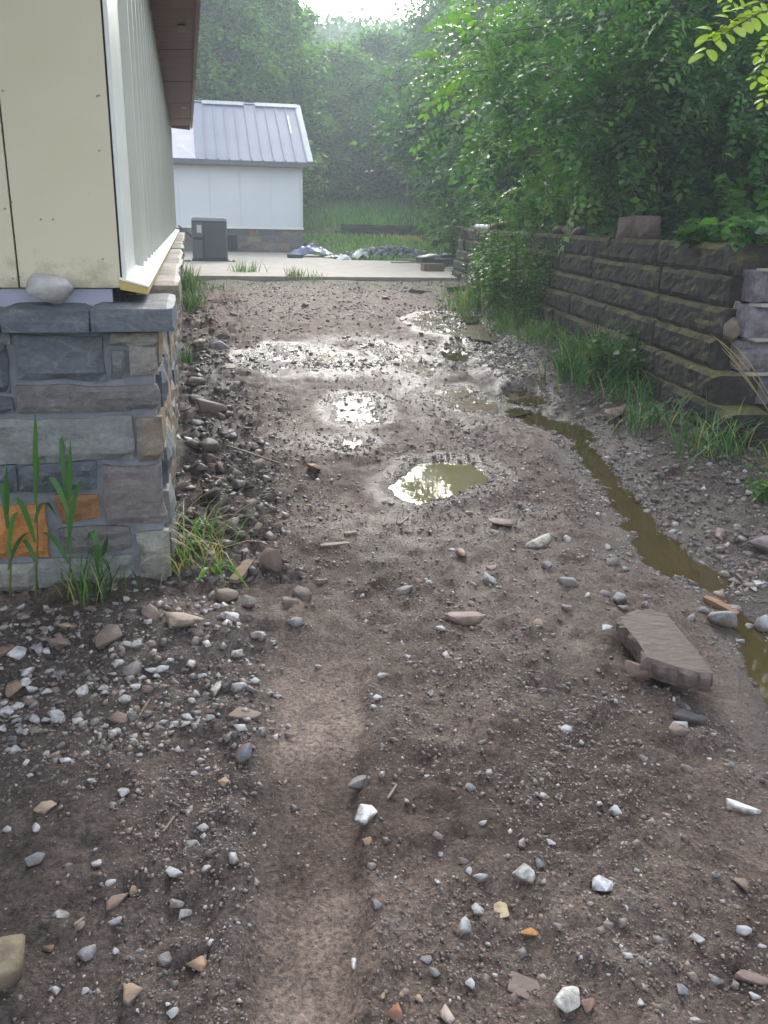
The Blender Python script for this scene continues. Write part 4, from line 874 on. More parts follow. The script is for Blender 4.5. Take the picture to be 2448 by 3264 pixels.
big(1500 + 165 * .5714, 1600 + 122 * .5714, 74, (136, 120, 112), 'flat brown stone right below the pothole puddle', CHIPS[2], .3, R(-20))
big(1500 + 375 * .5714, 1600 + 685 * .5714, 42, (140, 116, 104), 'small square brown stone left of the slab rock', ROCKS[12], .25)
big(1500 + 370 * .5714, 1600 + 250 * .5714, 100, (176, 172, 160), 'pale crumbling stone half buried right of the pothole puddle', ROCKS[13], .42)
big(800 + 1260 * .5425, 1500 + 880 * .5425, 122, (146, 126, 118), 'flat pinkish-brown stone in the middle of the track', CHIPS[3], .25, R(-8), (1, .8, 1.2), .06)
big(800 + 890 * .5425, 1500 + 725 * .5425, 82, (112, 112, 116), 'jagged grey stone in the middle of the track', CHIPS[5], .2, R(12), (1, .6, 1.5))
big(800 + 415 * .5425, 1500 + 660 * .5425, 44, (118, 92, 80), 'small brown brick-like stone left of the track middle', CHIPS[6], .15, R(10), (1, .7, 1.6))
big(800 + 300 * .5425, 1500 + 745 * .5425, 76, (66, 60, 58), 'dark wet stone at the left edge of the track', ROCKS[2], .3)
big(800 + 125 * .5425, 1500 + 580 * .5425, 92, (112, 94, 82), 'upright brown rock beside the bent broad-leaved grass', ROCKS[8], .15, stretch=(.85, .85, 1.3))
big(800 + 230 * .5425, 1500 + 780 * .5425, 56, (104, 92, 84), 'rounded brown stone below the dark wet stone', ROCKS[0], .25)
big(640 * .5425, 1800 + 440 * .5425, 92, (116, 102, 94), 'broad brown stone in the spill before the house corner', ROCKS[4], .2, stretch=(1, 1, .9))
big(350 * .5425, 1800 + 480 * .5425, 86, (122, 106, 96), 'flat-topped brown stone left of the broad brown stone', ROCKS[10], .22)
big(1080 * .5425, 1800 + 350 * .5425, 120, (158, 142, 124), 'long tan rock under the bent grass blade', ROCKS[7], .25, R(-10), (1, .7, .8))
big(1365 * .5425, 1800 + 325 * .5425, 74, (190, 186, 184), 'pale wedge-shaped stone right of the bent grass blade', CHIPS[0], .15, R(-50), (1, .8, 1.6))
big(885 * .5425, 1800 + 300 * .5425, 72, (116, 98, 90), 'brown stone against the foot of the house corner', ROCKS[11], .25)
big(1330 * .5425, 1800 + 200 * .5425, 76, (112, 98, 88), 'brown rock beneath the bent grass clump', ROCKS[2], .25)
big(1460 * .5425, 1800 + 240 * .5425, 54, (138, 132, 124), 'greyish stone right of the bent grass clump', ROCKS[3], .25)
big(85 * .5425, 1800 + 755 * .5425, 64, (142, 118, 100), 'tan rounded stone among white gravel at the left edge', ROCKS[1], .25)
big(25 * .5425, 1800 + 520 * .5425, 66, (120, 92, 82), 'reddish stone at the left edge of the gravel spill', ROCKS[5], .3)
big(700 * .5425, 1800 + 915 * .5425, 58, (126, 104, 94), 'half-buried brown stone with a dry straw beside it', ROCKS[9], .38)
big(1275 * .5425, 1800 + 730 * .5425, 76, (166, 160, 152), 'tall pale half-buried stone at the edge of the gravel spill', CHIPS[7], .38, R(75), (1, .7, 1))
big(1440 * .5425, 1800 + 880 * .5425, 96, (116, 98, 90), 'flat half-buried brown slab left of the wheel track', CHIPS[1], .45, R(-10), (1, 1, .8), .05)
big(1435 * .5425, 1800 + 1140 * .5425, 70, (96, 98, 108), 'blue-grey crumpled stone at the left edge of the wheel track', ROCKS[13], .2)
o = big(-10, 3110, 170, (132, 120, 94), 'mossy tan boulder cut off at the lower left corner', mesh('stone', *hull_rock(91, (1, .9, .7), 24, .1), M['rockobj']), .25, .4)
big(1536, 918, 46, (140, 112, 98), 'reddish rock by the weeds near the slab corner', ROCKS[4], .1)
big(1454, 925, 62, (150, 130, 118), 'flat pale stone in the mud just before the slab', CHIPS[2], .2, R(4)); big(1340, 933, 70, (140, 120, 108), 'long flat stone in the mud before the brown block', CHIPS[3], .3, R(-4), (1, .6, .8))
big(1225, 952, 26, (176, 164, 154), 'small pale rock in the far mud before the slab', ROCKS[0]); big(972, 978, 26, (180, 166, 158), 'small pale rock in the far mud left of centre', ROCKS[1])
o = big(1955, 1345, 120, (150, 124, 108), 'long tilted brown stone at the foot of the weedy wall', CHIPS[6], .1, R(40), (1, .5, 1.3), .05); o.rotation_euler = (.55, -.12, R(40)); o.location.z += .03
big(1000, 1500, 62, (168, 132, 100), 'tan broken stone chunk left of the pothole puddle', ROCKS[10], .15)
# rubble along the house foot
rub = z7([(100, 855, 110, 'd'), (230, 905, 135, 'w'), (200, 800, 140, 'w'), (110, 660, 160, 'b'), (60, 505, 130, 'b'), (195, 470, 110, 'b'), (40, 740, 90, 'w'), (60, 370, 90, 't'), (150, 375, 100, 'w'), (30, 560, 110, 'd'), (20, 850, 90, 'd'), (50, 960, 110, 'd'), (160, 960, 90, 'b'), (230, 985, 80, 'g'), (330, 950, 90, 'b'), (430, 1000, 60, 'g'), (240, 1050, 100, 'd'),
          (180, 1160, 80, 'g'), (290, 1140, 110, 'b'), (120, 1080, 90, 'd'), (340, 1240, 90, 'b'), (60, 260, 60, 'w'), (170, 340, 70, 'd'), (90, 430, 80, 'd'), (230, 560, 90, 'b'), (160, 590, 90, 'd'), (250, 700, 80, 'b'), (150, 720, 80, 'd'), (280, 800, 60, 'b'), (40, 640, 90, 'd'), (20, 430, 90, 'd'), (100, 920, 90, 'b'), (300, 1050, 80, 'b'), (370, 1110, 80, 'd'), (210, 1240, 110, 'd'), (430, 1240, 70, 'b'), (120, 300, 50, 'd'), (220, 230, 50, 'b')])
LABR = {'w': 'pale stone in the dark rubble along the foot of the house', 'b': 'brown stone in the dark rubble along the foot of the house', 'd': 'dark stone in the rubble along the foot of the house', 't': 'tan stone at the far end of the rubble along the house', 'g': 'grey stone in the rubble along the foot of the house'}
for (x, y, s_, c_) in rub:
    p = ghit(x, y + s_ * .2); d = np.linalg.norm(p - np.array([0, 0, H])); fl = c_ in 'wb' and RG.random() < .6
    stone_at('rubble_stone', p, s_ * d / F * .95, CC[c_] * (.62 if c_ in 'dgb' else .8) * RG.uniform(.8, 1.1), LABR[c_], 'stone', 'rubble stones along the house foot, ' + dict(w='pale', b='brown', d='dark', t='tan', g='grey')[c_], (CHIPS if fl else ROCKS)[RG.integers(8)], RG.uniform(.1, .25), tilt=.4)
# the big slab rock, laid in the mud on a smaller stone
p1, p2, p3, p4 = (ghit(*q) for q in ((1975, 2010), (2085, 2155), (2285, 2175), (2110, 1990)))
def slab_rock():
    top = [onz(x, y, .085) for x, y in ((1968, 1970), (2056, 1942), (2125, 1955), (2210, 2050), (2290, 2145), (2225, 2142), (2150, 2125), (2060, 2100), (2020, 2040), (1985, 2005))]
    top = np.array(top); c = top[:, :2].mean(0); n = len(top); v = []; f = []
    rgc = np.random.default_rng(4); lv = [(1.0, .0, .985), (1.0, -.012, 1.0), (.5, -.04, 1.015), (0, -.065, .99), (0, -.085, .95)]
    N = n * 4; jit = rgc.normal(size=(N, 2))
    per = np.array([top[i] + (top[(i + 1) % n] - top[i]) * t / 4 for i in range(n) for t in range(4)])
    rad = [(.0, 0), (.35, 0), (.7, 0), (.93, 0.0), (1.0, -.012), (1.015, -.03), (.99, -.05), (.95, -.065)]
    for k, (s_, dz) in enumerate(rad):
        for i in range(N):
            q = c + (per[i, :2] - c) * s_; q = q + ((.008 * jit[i]) if s_ > .95 else 0)
            slope = -.06 * ((q[0] - c[0]) * .7 - (q[1] - c[1]) * .7); rid = .003 * rgc.normal() if s_ > .95 else 0
            v.append((q[0], q[1], .14 + slope + dz + rid))
    for k in range(len(rad) - 1):
        for i in range(N): f.append((k * N + i, (k + 1) * N + i, (k + 1) * N + (i + 1) % N, k * N + (i + 1) % N))
    f.append(tuple((len(rad) - 1) * N + i for i in range(N))[::-1])
    v = np.array(v); zg = gz(c[0], c[1]); v[:, 2] += zg + .076 - .14
    return obj('slab_rock', v, f, M['slab_rock'], loc=(c[0], c[1], zg)), c
o, sc_ = slab_rock(); tag(o, 'large flat reddish-brown slab rock with ridged top lying in the mud at right', 'rock')
big(2030, 2150, 85, (120, 96, 86), 'reddish stone wedged under the near end of the slab rock', ROCKS[8], .3); big(2180, 2120, 120, (84, 74, 68), 'dark stone under the middle of the slab rock', ROCKS[4], .35)
# rock on the ledge
v, f = hull_rock(86, (.17, .13, .105), 16, .06)
o = obj('rock', v, f, M['ledge_rock']); p = aty(160, 942, 3.41); o.location = (p[0], 3.415, 1.094 + .052); o.rotation_euler = (0, .12, .3); tag(o, 'pale grey rock sitting on the stone ledge before the yellow panel', 'rock')
# sticks and splinters
def stick(name, x0, y0, x1, y1, th, mat, lab, wd=None, flat=False):
    a, b = ghit(x0, y0), ghit(x1, y1); a[2] += th * .6; b[2] += th * .6; d = b - a; L = np.linalg.norm(d); u = d / L; s_ = np.cross(u, (0, 0, 1.)); s_ /= np.linalg.norm(s_); n = np.cross(s_, u)
    wd = wd or th; mb = MB(); rgs = np.random.default_rng(int(x0)); N = 6; k0 = []
    for i in range(N + 1):
        q = a + d * i / N; tw = (1 if 0 < i < N else .75) * rgs.uniform(.85, 1.15); off = s_ * rgs.normal() * .06 * wd
        for e1, e2 in ((-1, -1), (1, -1), (1, 1), (-1, 1)): mb.v.append(tuple(q + off + s_ * e1 * wd / 2 * tw + n * e2 * th / 2 * tw))
    for i in range(N):
        for q in range(4): mb.f.append((i * 4 + q, i * 4 + (q + 1) % 4, i * 4 + 4 + (q + 1) % 4, i * 4 + 4 + q))
    mb.f += [(3, 2, 1, 0), (N * 4, N * 4 + 1, N * 4 + 2, N * 4 + 3)]
    o = mb.build(name, mat, loc=a); return tag(o, lab, 'stick')
stick('wood_piece', 1022, 1746, 1114, 1738, .014, M['splinter'], 'straight brown wood offcut on the mud left of centre', .028)
stick('wood_piece', 1098, 1706, 1135, 1702, .012, M['splinter'], 'short brown wood offcut just above the straight one', .022)
stick('wood_splinter', 2243, 1912, 2352, 1966, .018, M['wood_orange'], 'orange wood splinter lying across grey stones in the runnel', .035)
stick('stick', 715, 1420, 900, 1482, .008, M['splinter'], 'thin dry stick lying across the rubble towards the tan stone chunk')
stick('stick', 1275, 1672, 1300, 1652, .008, M['splinter'], 'tiny wood chip below the pothole puddle', .012)
stick('stick', 425, 2318, 478, 2232, .007, M['splinter'], 'dry straw stalk standing out of the gravel spill', .006)
stick('stick', 523, 2655, 556, 2606, .006, M['splinter'], 'dry twig on the dark soil at the near left', .006)
stick('stick', 238, 2955, 270, 2930, .006, M['splinter'], 'thin dry twig beside white pebbles at the near left', .006)
stick('stick', 760, 2384, 815, 2386, .006, M['wood_orange'], 'small orange splinter at the left edge of the wheel track', .01)
stick('stick', 1235, 2550, 1265, 2505, .006, M['splinter'], 'brown twig on the near gravel right of the slate sliver', .006)
stick('plank', 748, 1862, 796, 1796, .02, M['brown_block'], 'short dull tan offcut standing in rubble beside the bent grass', .045)
# ------------------------------------------------------------------ loose gravel (uncountable)
def gravel():
    rg = np.random.default_rng(99); tv, tf = ICO[1]
    XS, YS, SZ, CI = [], [], [], []
    def lay(n, x0, x1, y0, y1, s0, s1, keep, pale=.06, power=2.2):
        y = y0 + (y1 - y0) * rg.random(n) ** 1.3; x = x0(y) + (x1(y) - x0(y)) * rg.random(n)
        dens = keep(x, y); k = rg.random(n) < dens; x, y = x[k], y[k]
        s = s0 + (s1 - s0) * rg.random(len(x)) ** power
        XS.append(x); YS.append(y); SZ.append(s); CI.append(np.where(rg.random(len(x)) < pale, 3, rg.integers(0, 3, len(x))))
    tr = lambda x, y: (1 - sstep(.8, 1.25, np.abs(x - .13 * y) / (.045 + .05 * y))) * (1 - sstep(2.35, 2.8, y))
    patch = lambda x, y: np.clip(.55 + 1.4 * fbm(x * 2.2, y * 2.2, 401, 3), .06, 1)
    fl = lambda c: (lambda y: c + 0 * y)
    lay(36000, lambda y: -.15 - .3 * y, lambda y: .3 + .95 * y, .85, 2.7, .0035, .010, lambda x, y: patch(x, y) * (1 - sstep(1.7, 2.7, y)) * (1 - .85 * tr(x, y)), .05, 2.6)
    lay(52000, lambda y: -.2 - .25 * y, lambda y: .4 + .9 * y, 1.5, 5.0, .005, .017, lambda x, y: patch(x, y) * sstep(1.5, 2.5, y) * (1 - sstep(4.2, 5.0, y)) * (1 - .8 * tr(x, y)), .06, 2.8)
    lay(700, lambda y: -.2 - .25 * y, lambda y: .3 + .82 * y, 1.0, 4.2, .012, .026, lambda x, y: patch(x, y) * (1 - .8 * tr(x, y)), .08, 2.2)
    lay(26000, fl(.0), lambda y: xwall(y) - .1, 3.8, 8.5, .008, .028, lambda x, y: patch(x, y) * sstep(3.8, 4.8, y) * (1 - .4 * sstep(5, 6, y)), .06, 2.8)
    lay(8000, fl(-.05), lambda y: xwall(y) - .1, 8.0, 16.4, .018, .05, lambda x, y: patch(x, y) * .8, .06, 2.4)
    # spill before the house corner, rubble strip, gravel bank under the wall
    lay(1300, fl(-1.0), lambda y: .05 + .16 * (3.4 - y), 2.2, 3.4, .008, .035, lambda x, y: .9 + 0 * x, .22, 2.0)
    lay(1100, fl(-.12), lambda y: .42 - .012 * (y - 3.4), 3.3, 12.0, .010, .065, lambda x, y: .9 + 0 * x, .06, 2.6)
    lay(5200, lambda y: xwall(y) - 1.15, lambda y: xwall(y) - .05, 3.0, 13.0, .012, .045, lambda x, y: .85 + 0 * x, .16, 1.9)
    x, y, s, ci = map(np.concatenate, (XS, YS, SZ, CI)); n = len(x); z = ground(x, y)
    inw = np.zeros(n, bool)
    for poly, L, kind in POOL:
        if kind == 'puddle' or kind == 'stream': inw |= (sdist(x, y, poly) < -.02) & (s < .05) & (z + s * .5 < L + .004)
    rs, rl = runnel(x, y); inw |= (rs < -.01) & (z + s * .5 < rl + .004)
    k = ~inw; x, y, z, s, ci = x[k], y[k], z[k], s[k], ci[k]; n = len(x)
    # random angular shapes from a 12-point solid
    bm = bmesh.new(); bmesh.ops.create_icosphere(bm, subdivisions=1, radius=1); tv = np.array([q.co[:] for q in bm.verts]); tf = np.array([[q.index for q in p.verts] for p in bm.faces]); bm.free()
    tv = np.array([(a, b, c) for c in (-1, 1) for a, b in ((-1, -1), (1, -1), (1, 1), (-1, 1))]) * .72
    tf = np.array([(0, 2, 1), (0, 3, 2), (4, 5, 6), (4, 6, 7), (0, 1, 5), (0, 5, 4), (1, 2, 6), (1, 6, 5), (2, 3, 7), (2, 7, 6), (3, 0, 4), (3, 4, 7)])
    V = np.repeat(tv[None], n, 0) + rg.uniform(-.42, .42, (n, len(tv), 3))
    V = V * np.stack([np.full(n, .5), rg.uniform(.28, .48, n), rg.uniform(.16, .36, n)], 1)[:, None, :] * s[:, None, None] * 1.15
    def rot(V, ax, an):
        c, s_ = np.cos(an)[:, None], np.sin(an)[:, None]; a, b = [(1, 2), (0, 2), (0, 1)][ax]; W = V.copy()
        W[..., a] = V[..., a] * c - V[..., b] * s_; W[..., b] = V[..., a] * s_ + V[..., b] * c; return W
    V = rot(V, 0, rg.uniform(-.5, .5, n)); V = rot(V, 1, rg.uniform(-.5, .5, n)); V = rot(V, 2, rg.uniform(0, 6.28, n))
    V += np.stack([x, y, z + s * rg.uniform(-.12, .12, n)], 1)[:, None, :]
    pal = np.array([cl(117, 105, 99), cl(129, 112, 104), cl(114, 109, 107), cl(172, 169, 168)])
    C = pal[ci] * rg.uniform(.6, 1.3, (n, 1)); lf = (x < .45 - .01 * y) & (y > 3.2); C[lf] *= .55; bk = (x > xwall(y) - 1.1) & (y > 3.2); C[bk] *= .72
    Fc = (tf[None] + (np.arange(n) * len(tv))[:, None, None]).reshape(-1, 3)
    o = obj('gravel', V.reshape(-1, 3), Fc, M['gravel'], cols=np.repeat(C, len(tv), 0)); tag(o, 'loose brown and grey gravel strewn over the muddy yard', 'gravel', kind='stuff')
    # grey gravel heap in the yard grass
    p = hit(1250, 812); m = 420; a = rg.normal(size=(m, 2)) * np.array([.85, .45]); hh = .24 * np.exp(-(a[:, 0] / .95) ** 2 - (a[:, 1] / .5) ** 2)
    gx_, gy_ = p[0] + a[:, 0], p[1] + a[:, 1]; s = rg.uniform(.06, .16, m); V = np.repeat(tv[None], m, 0) * (1 + rg.uniform(-.3, .25, (m, len(tv), 1))) * .5 * s[:, None, None]
    V += np.stack([gx_, gy_, base(gx_, gy_) + hh + .03], 1)[:, None, :]; Fc = (tf[None] + (np.arange(m) * len(tv))[:, None, None]).reshape(-1, 3)
    o = obj('gravel_heap', V.reshape(-1, 3), Fc, M['gravel'], cols=np.repeat(cl(128, 132, 142) * rg.uniform(.6, 1.3, (m, 1)), len(tv), 0)); tag(o, 'low heap of grey gravel in the grass behind the slab', 'gravel heap', kind='stuff')
gravel()

# ------------------------------------------------------------------ vegetation helpers
def kites(P, A, N, L, Wd, fold=.12):
    """leaf quads: base point P, axis A, normal N, length L, half width Wd"""
    A = A / np.linalg.norm(A, axis=1)[:, None]; Sd = np.cross(A, N); Sd /= np.linalg.norm(Sd, axis=1)[:, None] + 1e-9; Nn = np.cross(Sd, A)
    L = L[:, None]; Wd = Wd[:, None]; m = P + A * L * .45
    V = np.stack([P, m + Sd * Wd + Nn * Wd * fold * 2, P + A * L - Nn * L * .12, m - Sd * Wd + Nn * Wd * fold * 2], 1)
    return V.reshape(-1, 3), np.arange(len(P) * 4).reshape(-1, 4)
def ovals(P, A, N, L, Wd):
    A = A / np.linalg.norm(A, axis=1)[:, None]; Sd = np.cross(A, N); Sd /= np.linalg.norm(Sd, axis=1)[:, None] + 1e-9; Nn = np.cross(Sd, A); L = L[:, None]; Wd = Wd[:, None]; r_ = []
    for t, s_ in ((0, 0), (.14, .62), (.38, 1.0), (.68, .94), (.9, .55), (1, 0), (.9, -.55), (.68, -.94), (.38, -1.0), (.14, -.62)): r_.append(P + A * L * t + Sd * Wd * s_ + Nn * (abs(s_) * Wd * .25 - L * .16 * t * t))
    return np.stack(r_, 1).reshape(-1, 3), np.arange(len(P) * 10).reshape(-1, 10)
def unit(v): return v / (np.linalg.norm(v, axis=1)[:, None] + 1e-9)
GREEN_D, GREEN_M, GREEN_L, GREEN_Y = cl(38, 72, 36), cl(62, 106, 50), cl(106, 150, 62), cl(164, 190, 64)
def gcol(rg, n, t): 
    """t in 0..1: dark to light green"""
    t = np.clip(t, 0, 1)[:, None]; c = np.where(t < .5, GREEN_D + (GREEN_M - GREEN_D) * t * 2, GREEN_M + (GREEN_L - GREEN_M) * (t - .5) * 2)
    return c * rg.uniform(.75, 1.25, (n, 1)) * (1 + rg.normal(size=(n, 3)) * .05)
def tree_parts(seed, Ht, cr, cbase, nclump, nleaf, leaf, spread, tr, lean=(0, 0), tone=.45, droop=.3, flat=.6):
    """trunk+limb tubes and a crown of separate leaves, base at the origin"""
    rg = np.random.default_rng(seed); mb = MB()
    pts = []; k = 8
    for i in range(k + 1):
        t = i / k; pts.append(np.array([lean[0] * t + .03 * Ht * math.sin(t * 5 + seed) * t * .5, lean[1] * t + .03 * Ht * math.cos(t * 4 + seed * 2) * t * .4, Ht * .92 * t - .2]))
    mb.tube(pts, [tr * (1 - .8 * i / k) * (1.25 if i == 0 else 1) for i in range(k + 1)], 8)
    C = []
    for q in range(nclump):
        t = cbase + (1 - cbase) * rg.random() ** .9; i = min(int(t * k), k - 1); o = pts[i] + (pts[i + 1] - pts[i]) * (t * k - i)
        an = rg.uniform(0, 6.283); prof = math.sin(math.pi * min(1, (t - cbase) / (1 - cbase) * .82 + .16)) ** .6
        rad = cr * prof * rg.uniform(.35, 1.0) ** .6
        c = o + np.array([math.cos(an) * rad, math.sin(an) * rad, rg.uniform(-.1, .25) * cr * .4 - droop * rad * .2]); C.append(c)
        if q % 3 == 0:
            md = (o + c) / 2 + np.array([0, 0, .12 * rad]); mb.tube([o - (0, 0, .1 * rad), md, c], [tr * .28 * (1 - t * .6), tr * .16 * (1 - t * .5), tr * .04], 5)
    C = np.array(C); ct = rg.random(nclump)
    idx = np.repeat(np.arange(nclump), nleaf); n = len(idx)
    off = rg.normal(size=(n, 3)) * np.array([1, 1, flat]) * spread * rg.uniform(.6, 1.2, nclump)[idx][:, None]
    P = C[idx] + off
    A = unit(off * np.array([1, 1, .4]) + rg.normal(size=(n, 3)) * spread * .6 + np.array([0, 0, -droop * spread])); N = unit(rg.normal(size=(n, 3)) * .55 + np.array([0, 0, 1.]))
    L = leaf * rg.uniform(.7, 1.3, n); V, f = kites(P, A, N, L, L * rg.uniform(.28, .4, n))
    col_ = gcol(rg, n, tone + .85 * (ct[idx] - .5) + .2 * rg.normal(size=n))
    return mb, V, f, np.repeat(col_, 4, 0)
TREE = {}
def proto(key, **kw):
    mb, V, f, c = tree_parts(**kw); TREE[key] = (mesh('trunk', mb.v, mb.f, M['bark'], True), mesh('crown', V, f, M['leaf'], False, c))
def plant_tree(key, name, x, y, sc, rz, label, group=None, bark=None, sz=None, cat='tree', z=None):
    t = thing(name, (x, y, float(base(x, y)) if z is None else z), label, cat, group); t.rotation_euler = (0, 0, rz); t.scale = (sc, sc, sc * (sz or 1))
    a = bpy.data.objects.new('trunk', TREE[key][0]); link(a, t); b = bpy.data.objects.new('crown', TREE[key][1]); link(b, t)
    if bark: a.data = a.data.copy(); a.data.materials[0] = bark
    return t
# woodland trees behind the yard
proto('oak', seed=1, Ht=13, cr=4.2, cbase=.18, nclump=260, nleaf=60, leaf=.3, spread=.46, tr=.24, tone=.6)
proto('ash', seed=2, Ht=14, cr=3.4, cbase=.22, nclump=230, nleaf=60, leaf=.28, spread=.44, tr=.2, tone=.7)
proto('maple', seed=3, Ht=11, cr=4.0, cbase=.10, nclump=240, nleaf=60, leaf=.3, spread=.46, tr=.2, tone=.75)
proto('round', seed=4, Ht=7, cr=3.0, cbase=.06, nclump=170, nleaf=60, leaf=.26, spread=.38, tr=.13, tone=.75)
def azx(px, y): return float(aty(px, 692, y)[0])     # x of a sight line at depth y
FT = [('oak', 560, 41, -260, 'tall leafy tree behind the white house, next to the near eave'), ('ash', 690, 38, -230, 'tall tree rising behind the middle of the white house roof'), ('maple', 640, 46, -240, 'broad tree behind the right half of the white house roof'),
      ('oak', 790, 42, -220, 'tree left of the sky gap, just right of the white house ridge'), ('round', 930, 44, 330, 'bushy tree right of the white house corner'), ('ash', 890, 52, -120, 'misty tree on the left edge of the sky gap'),
      ('round', 1090, 50, 110, 'rounded misty tree below the sky gap'), ('round', 1195, 55, 60, 'smaller misty tree in the middle of the sky gap'), ('maple', 1130, 47, 240, 'low bushy tree in front of the misty gap trees'),
      ('oak', 1420, 50, -110, 'tall tree on the right edge of the sky gap'), ('ash', 1500, 42, -110, 'tall tree behind the far end of the mossy wall'), ('maple', 1270, 46, 170, 'mid-height tree over the low purplish wall'),
      ('oak', 1540, 36, -110, 'dense tree standing behind the big drooping locust'), ('maple', 1730, 32, -120, 'dense dark tree up the bank behind the wall middle'), ('ash', 1980, 30, -260, 'dark tree up the bank behind the right locust'), ('oak', 2250, 27, -260, 'dark tree on the bank at the right edge'), ('maple', 2500, 22, -250, 'dark tree beyond the right edge of the view'),
      ('ash', 420, 46, -80, 'tree behind the near house roof'), ('round', 1480, 37, 420, 'bushy young tree at the right end of the low purplish wall'), ('round', 840, 36, 330, 'low bushy tree at the back corner of the white house'),
      ('round', 1010, 45, 360, 'low dark tree between the white house and the sky gap'), ('maple', 1430, 45, 60, 'leafy tree between the sky gap and the drooping locust'), ('sparse', 1390, 52, -300, 'tall thin-crowned tree right of the sky gap'), ('sparse', 1560, 47, -330, 'second tall thin-crowned tree right of the sky gap')]
PH = dict(oak=13, ash=14, maple=11, round=7, sparse=15)
proto('sparse', seed=6, Ht=15, cr=2.6, cbase=.5, nclump=44, nleaf=45, leaf=.3, spread=.42, tr=.17, tone=.5)
for k, (key, px, y, top, lab) in enumerate(FT):
    x = azx(px, y); hgt = aty(px, top, y)[2] - float(base(x, y)); sc = hgt / (PH[key] * 1.02)
    t = plant_tree(key, 'tree', x, y, sc, k * 1.9, lab, 'woodland trees behind the yard')
    if sc < .8: t.scale = (max(sc, .75), max(sc, .75), sc)
# pale and dark trunks that show against the wood
def bare_trunk(px, y0, y1, Y, r_, mat, lab):
    a = aty(px, y1, Y); zb = float(base(a[0], Y)); mb, V, f, c = tree_parts(seed=px, Ht=5.4, cr=1.5, cbase=.55, nclump=40, nleaf=70, leaf=.2, spread=.5, tr=r_, tone=.35)
    t = thing('tree', (a[0], Y, zb), lab, 'tree'); me = mesh('trunk', mb.v, mb.f, mat, True); link(bpy.data.objects.new('trunk', me), t)
    link(bpy.data.objects.new('crown', mesh('crown', V, f, M['leaf'], False, c)), t)
bare_trunk(1298, 560, 650, 42, .11, M['bark_pale'], 'slim tree with a pale trunk behind the low purplish wall')
bare_trunk(1446, 300, 480, 25, .17, M['bark'], 'tree with a dark bare trunk left of the drooping locust')
# shrub layer filling the edge of the wood
proto('shrub', seed=8, Ht=2.0, cr=1.15, cbase=.02, nclump=75, nleaf=75, leaf=.14, spread=.26, tr=.04, tone=.55)
proto('shrub_light', seed=9, Ht=1.7, cr=1.05, cbase=.02, nclump=70, nleaf=80, leaf=.12, spread=.24, tr=.035, tone=.85)
SH = [('shrub_light', 1570, 21, .75, 'light green bush at the far end of the wall'), ('shrub_light', 1650, 18, .72, 'light green bush behind the white pipe'), ('shrub_light', 1770, 15, .65, 'light green bush behind the wall left of the rock heap'), ('shrub_light', 1900, 12.5, .6, 'yellow-green bush behind the rock heap on the wall'),
      ('shrub_light', 2030, 11.5, .6, 'yellow-green bush under the right locust'), ('shrub', 1600, 25, 1.1, 'dark bush under the locust at the end of the wall'), ('shrub', 1760, 17, 1.2, 'dark bush in the shade behind the wall middle'), ('shrub', 2050, 13, 1.2, 'dark bush in the shade behind the loose block'), ('shrub', 2270, 9.5, .9, 'dark bush behind the near end of the wall'), ('shrub', 2440, 8.2, .9, 'dark bush at the right edge behind the wall'),
      ('shrub_light', 2300, 14, 1.3, 'yellow-green sunlit bush seen through the trees at right'), ('shrub', 1000, 43, 1.2, 'dark bush beside the white house corner'), ('shrub', 1070, 44, 1.3, 'bush left of the low purplish wall'), ('shrub', 1520, 29, 1.0, 'bush on the bank beyond the end of the wall'), ('shrub', 1600, 22, 1.5, 'bush in the shade right of the dark trunk'), ('shrub', 1900, 20, 1.8, 'big dark bush up the bank'), ('shrub', 2150, 18, 1.8, 'big dark bush up the bank at right'), ('shrub', 2420, 15, 1.8, 'big dark bush up the bank at the right edge')]
for k, (key, px, y, sc, lab) in enumerate(SH): plant_tree(key, 'bush', azx(px, y), y, sc, k * 2.3, lab, 'bushes at the edge of the wood', cat='bush')
# wooded hillside far beyond: one mass
def woodland():
    rg = np.random.default_rng(77); n = 330
    y = rg.uniform(62, 160, n); x = rg.uniform(-30, 75, n); z = base(x, y); m = 200; idx = np.repeat(np.arange(n), m); rr = rg.uniform(2.2, 4.2, n)
    off = unit(rg.normal(size=(n * m, 3))) * rr[idx][:, None] * rg.uniform(.7, 1.05, (n * m, 1)); off[:, 2] = np.abs(off[:, 2]) * 1.3
    P = np.stack([x, y, z + 3.5], 1)[idx] + off; L = rg.uniform(.4, .75, n * m); V, f = kites(P, unit(rg.normal(size=P.shape)), unit(off + rg.normal(size=P.shape) * .8), L, L * .42)
    o = obj('woodland', V, f, M['leaf'], cols=np.repeat(gcol(rg, n * m, .35 + .3 * rg.random(n)[idx]), 4, 0)); tag(o, 'misty wooded hillside beyond the sky gap', 'woodland', kind='stuff')
woodland()

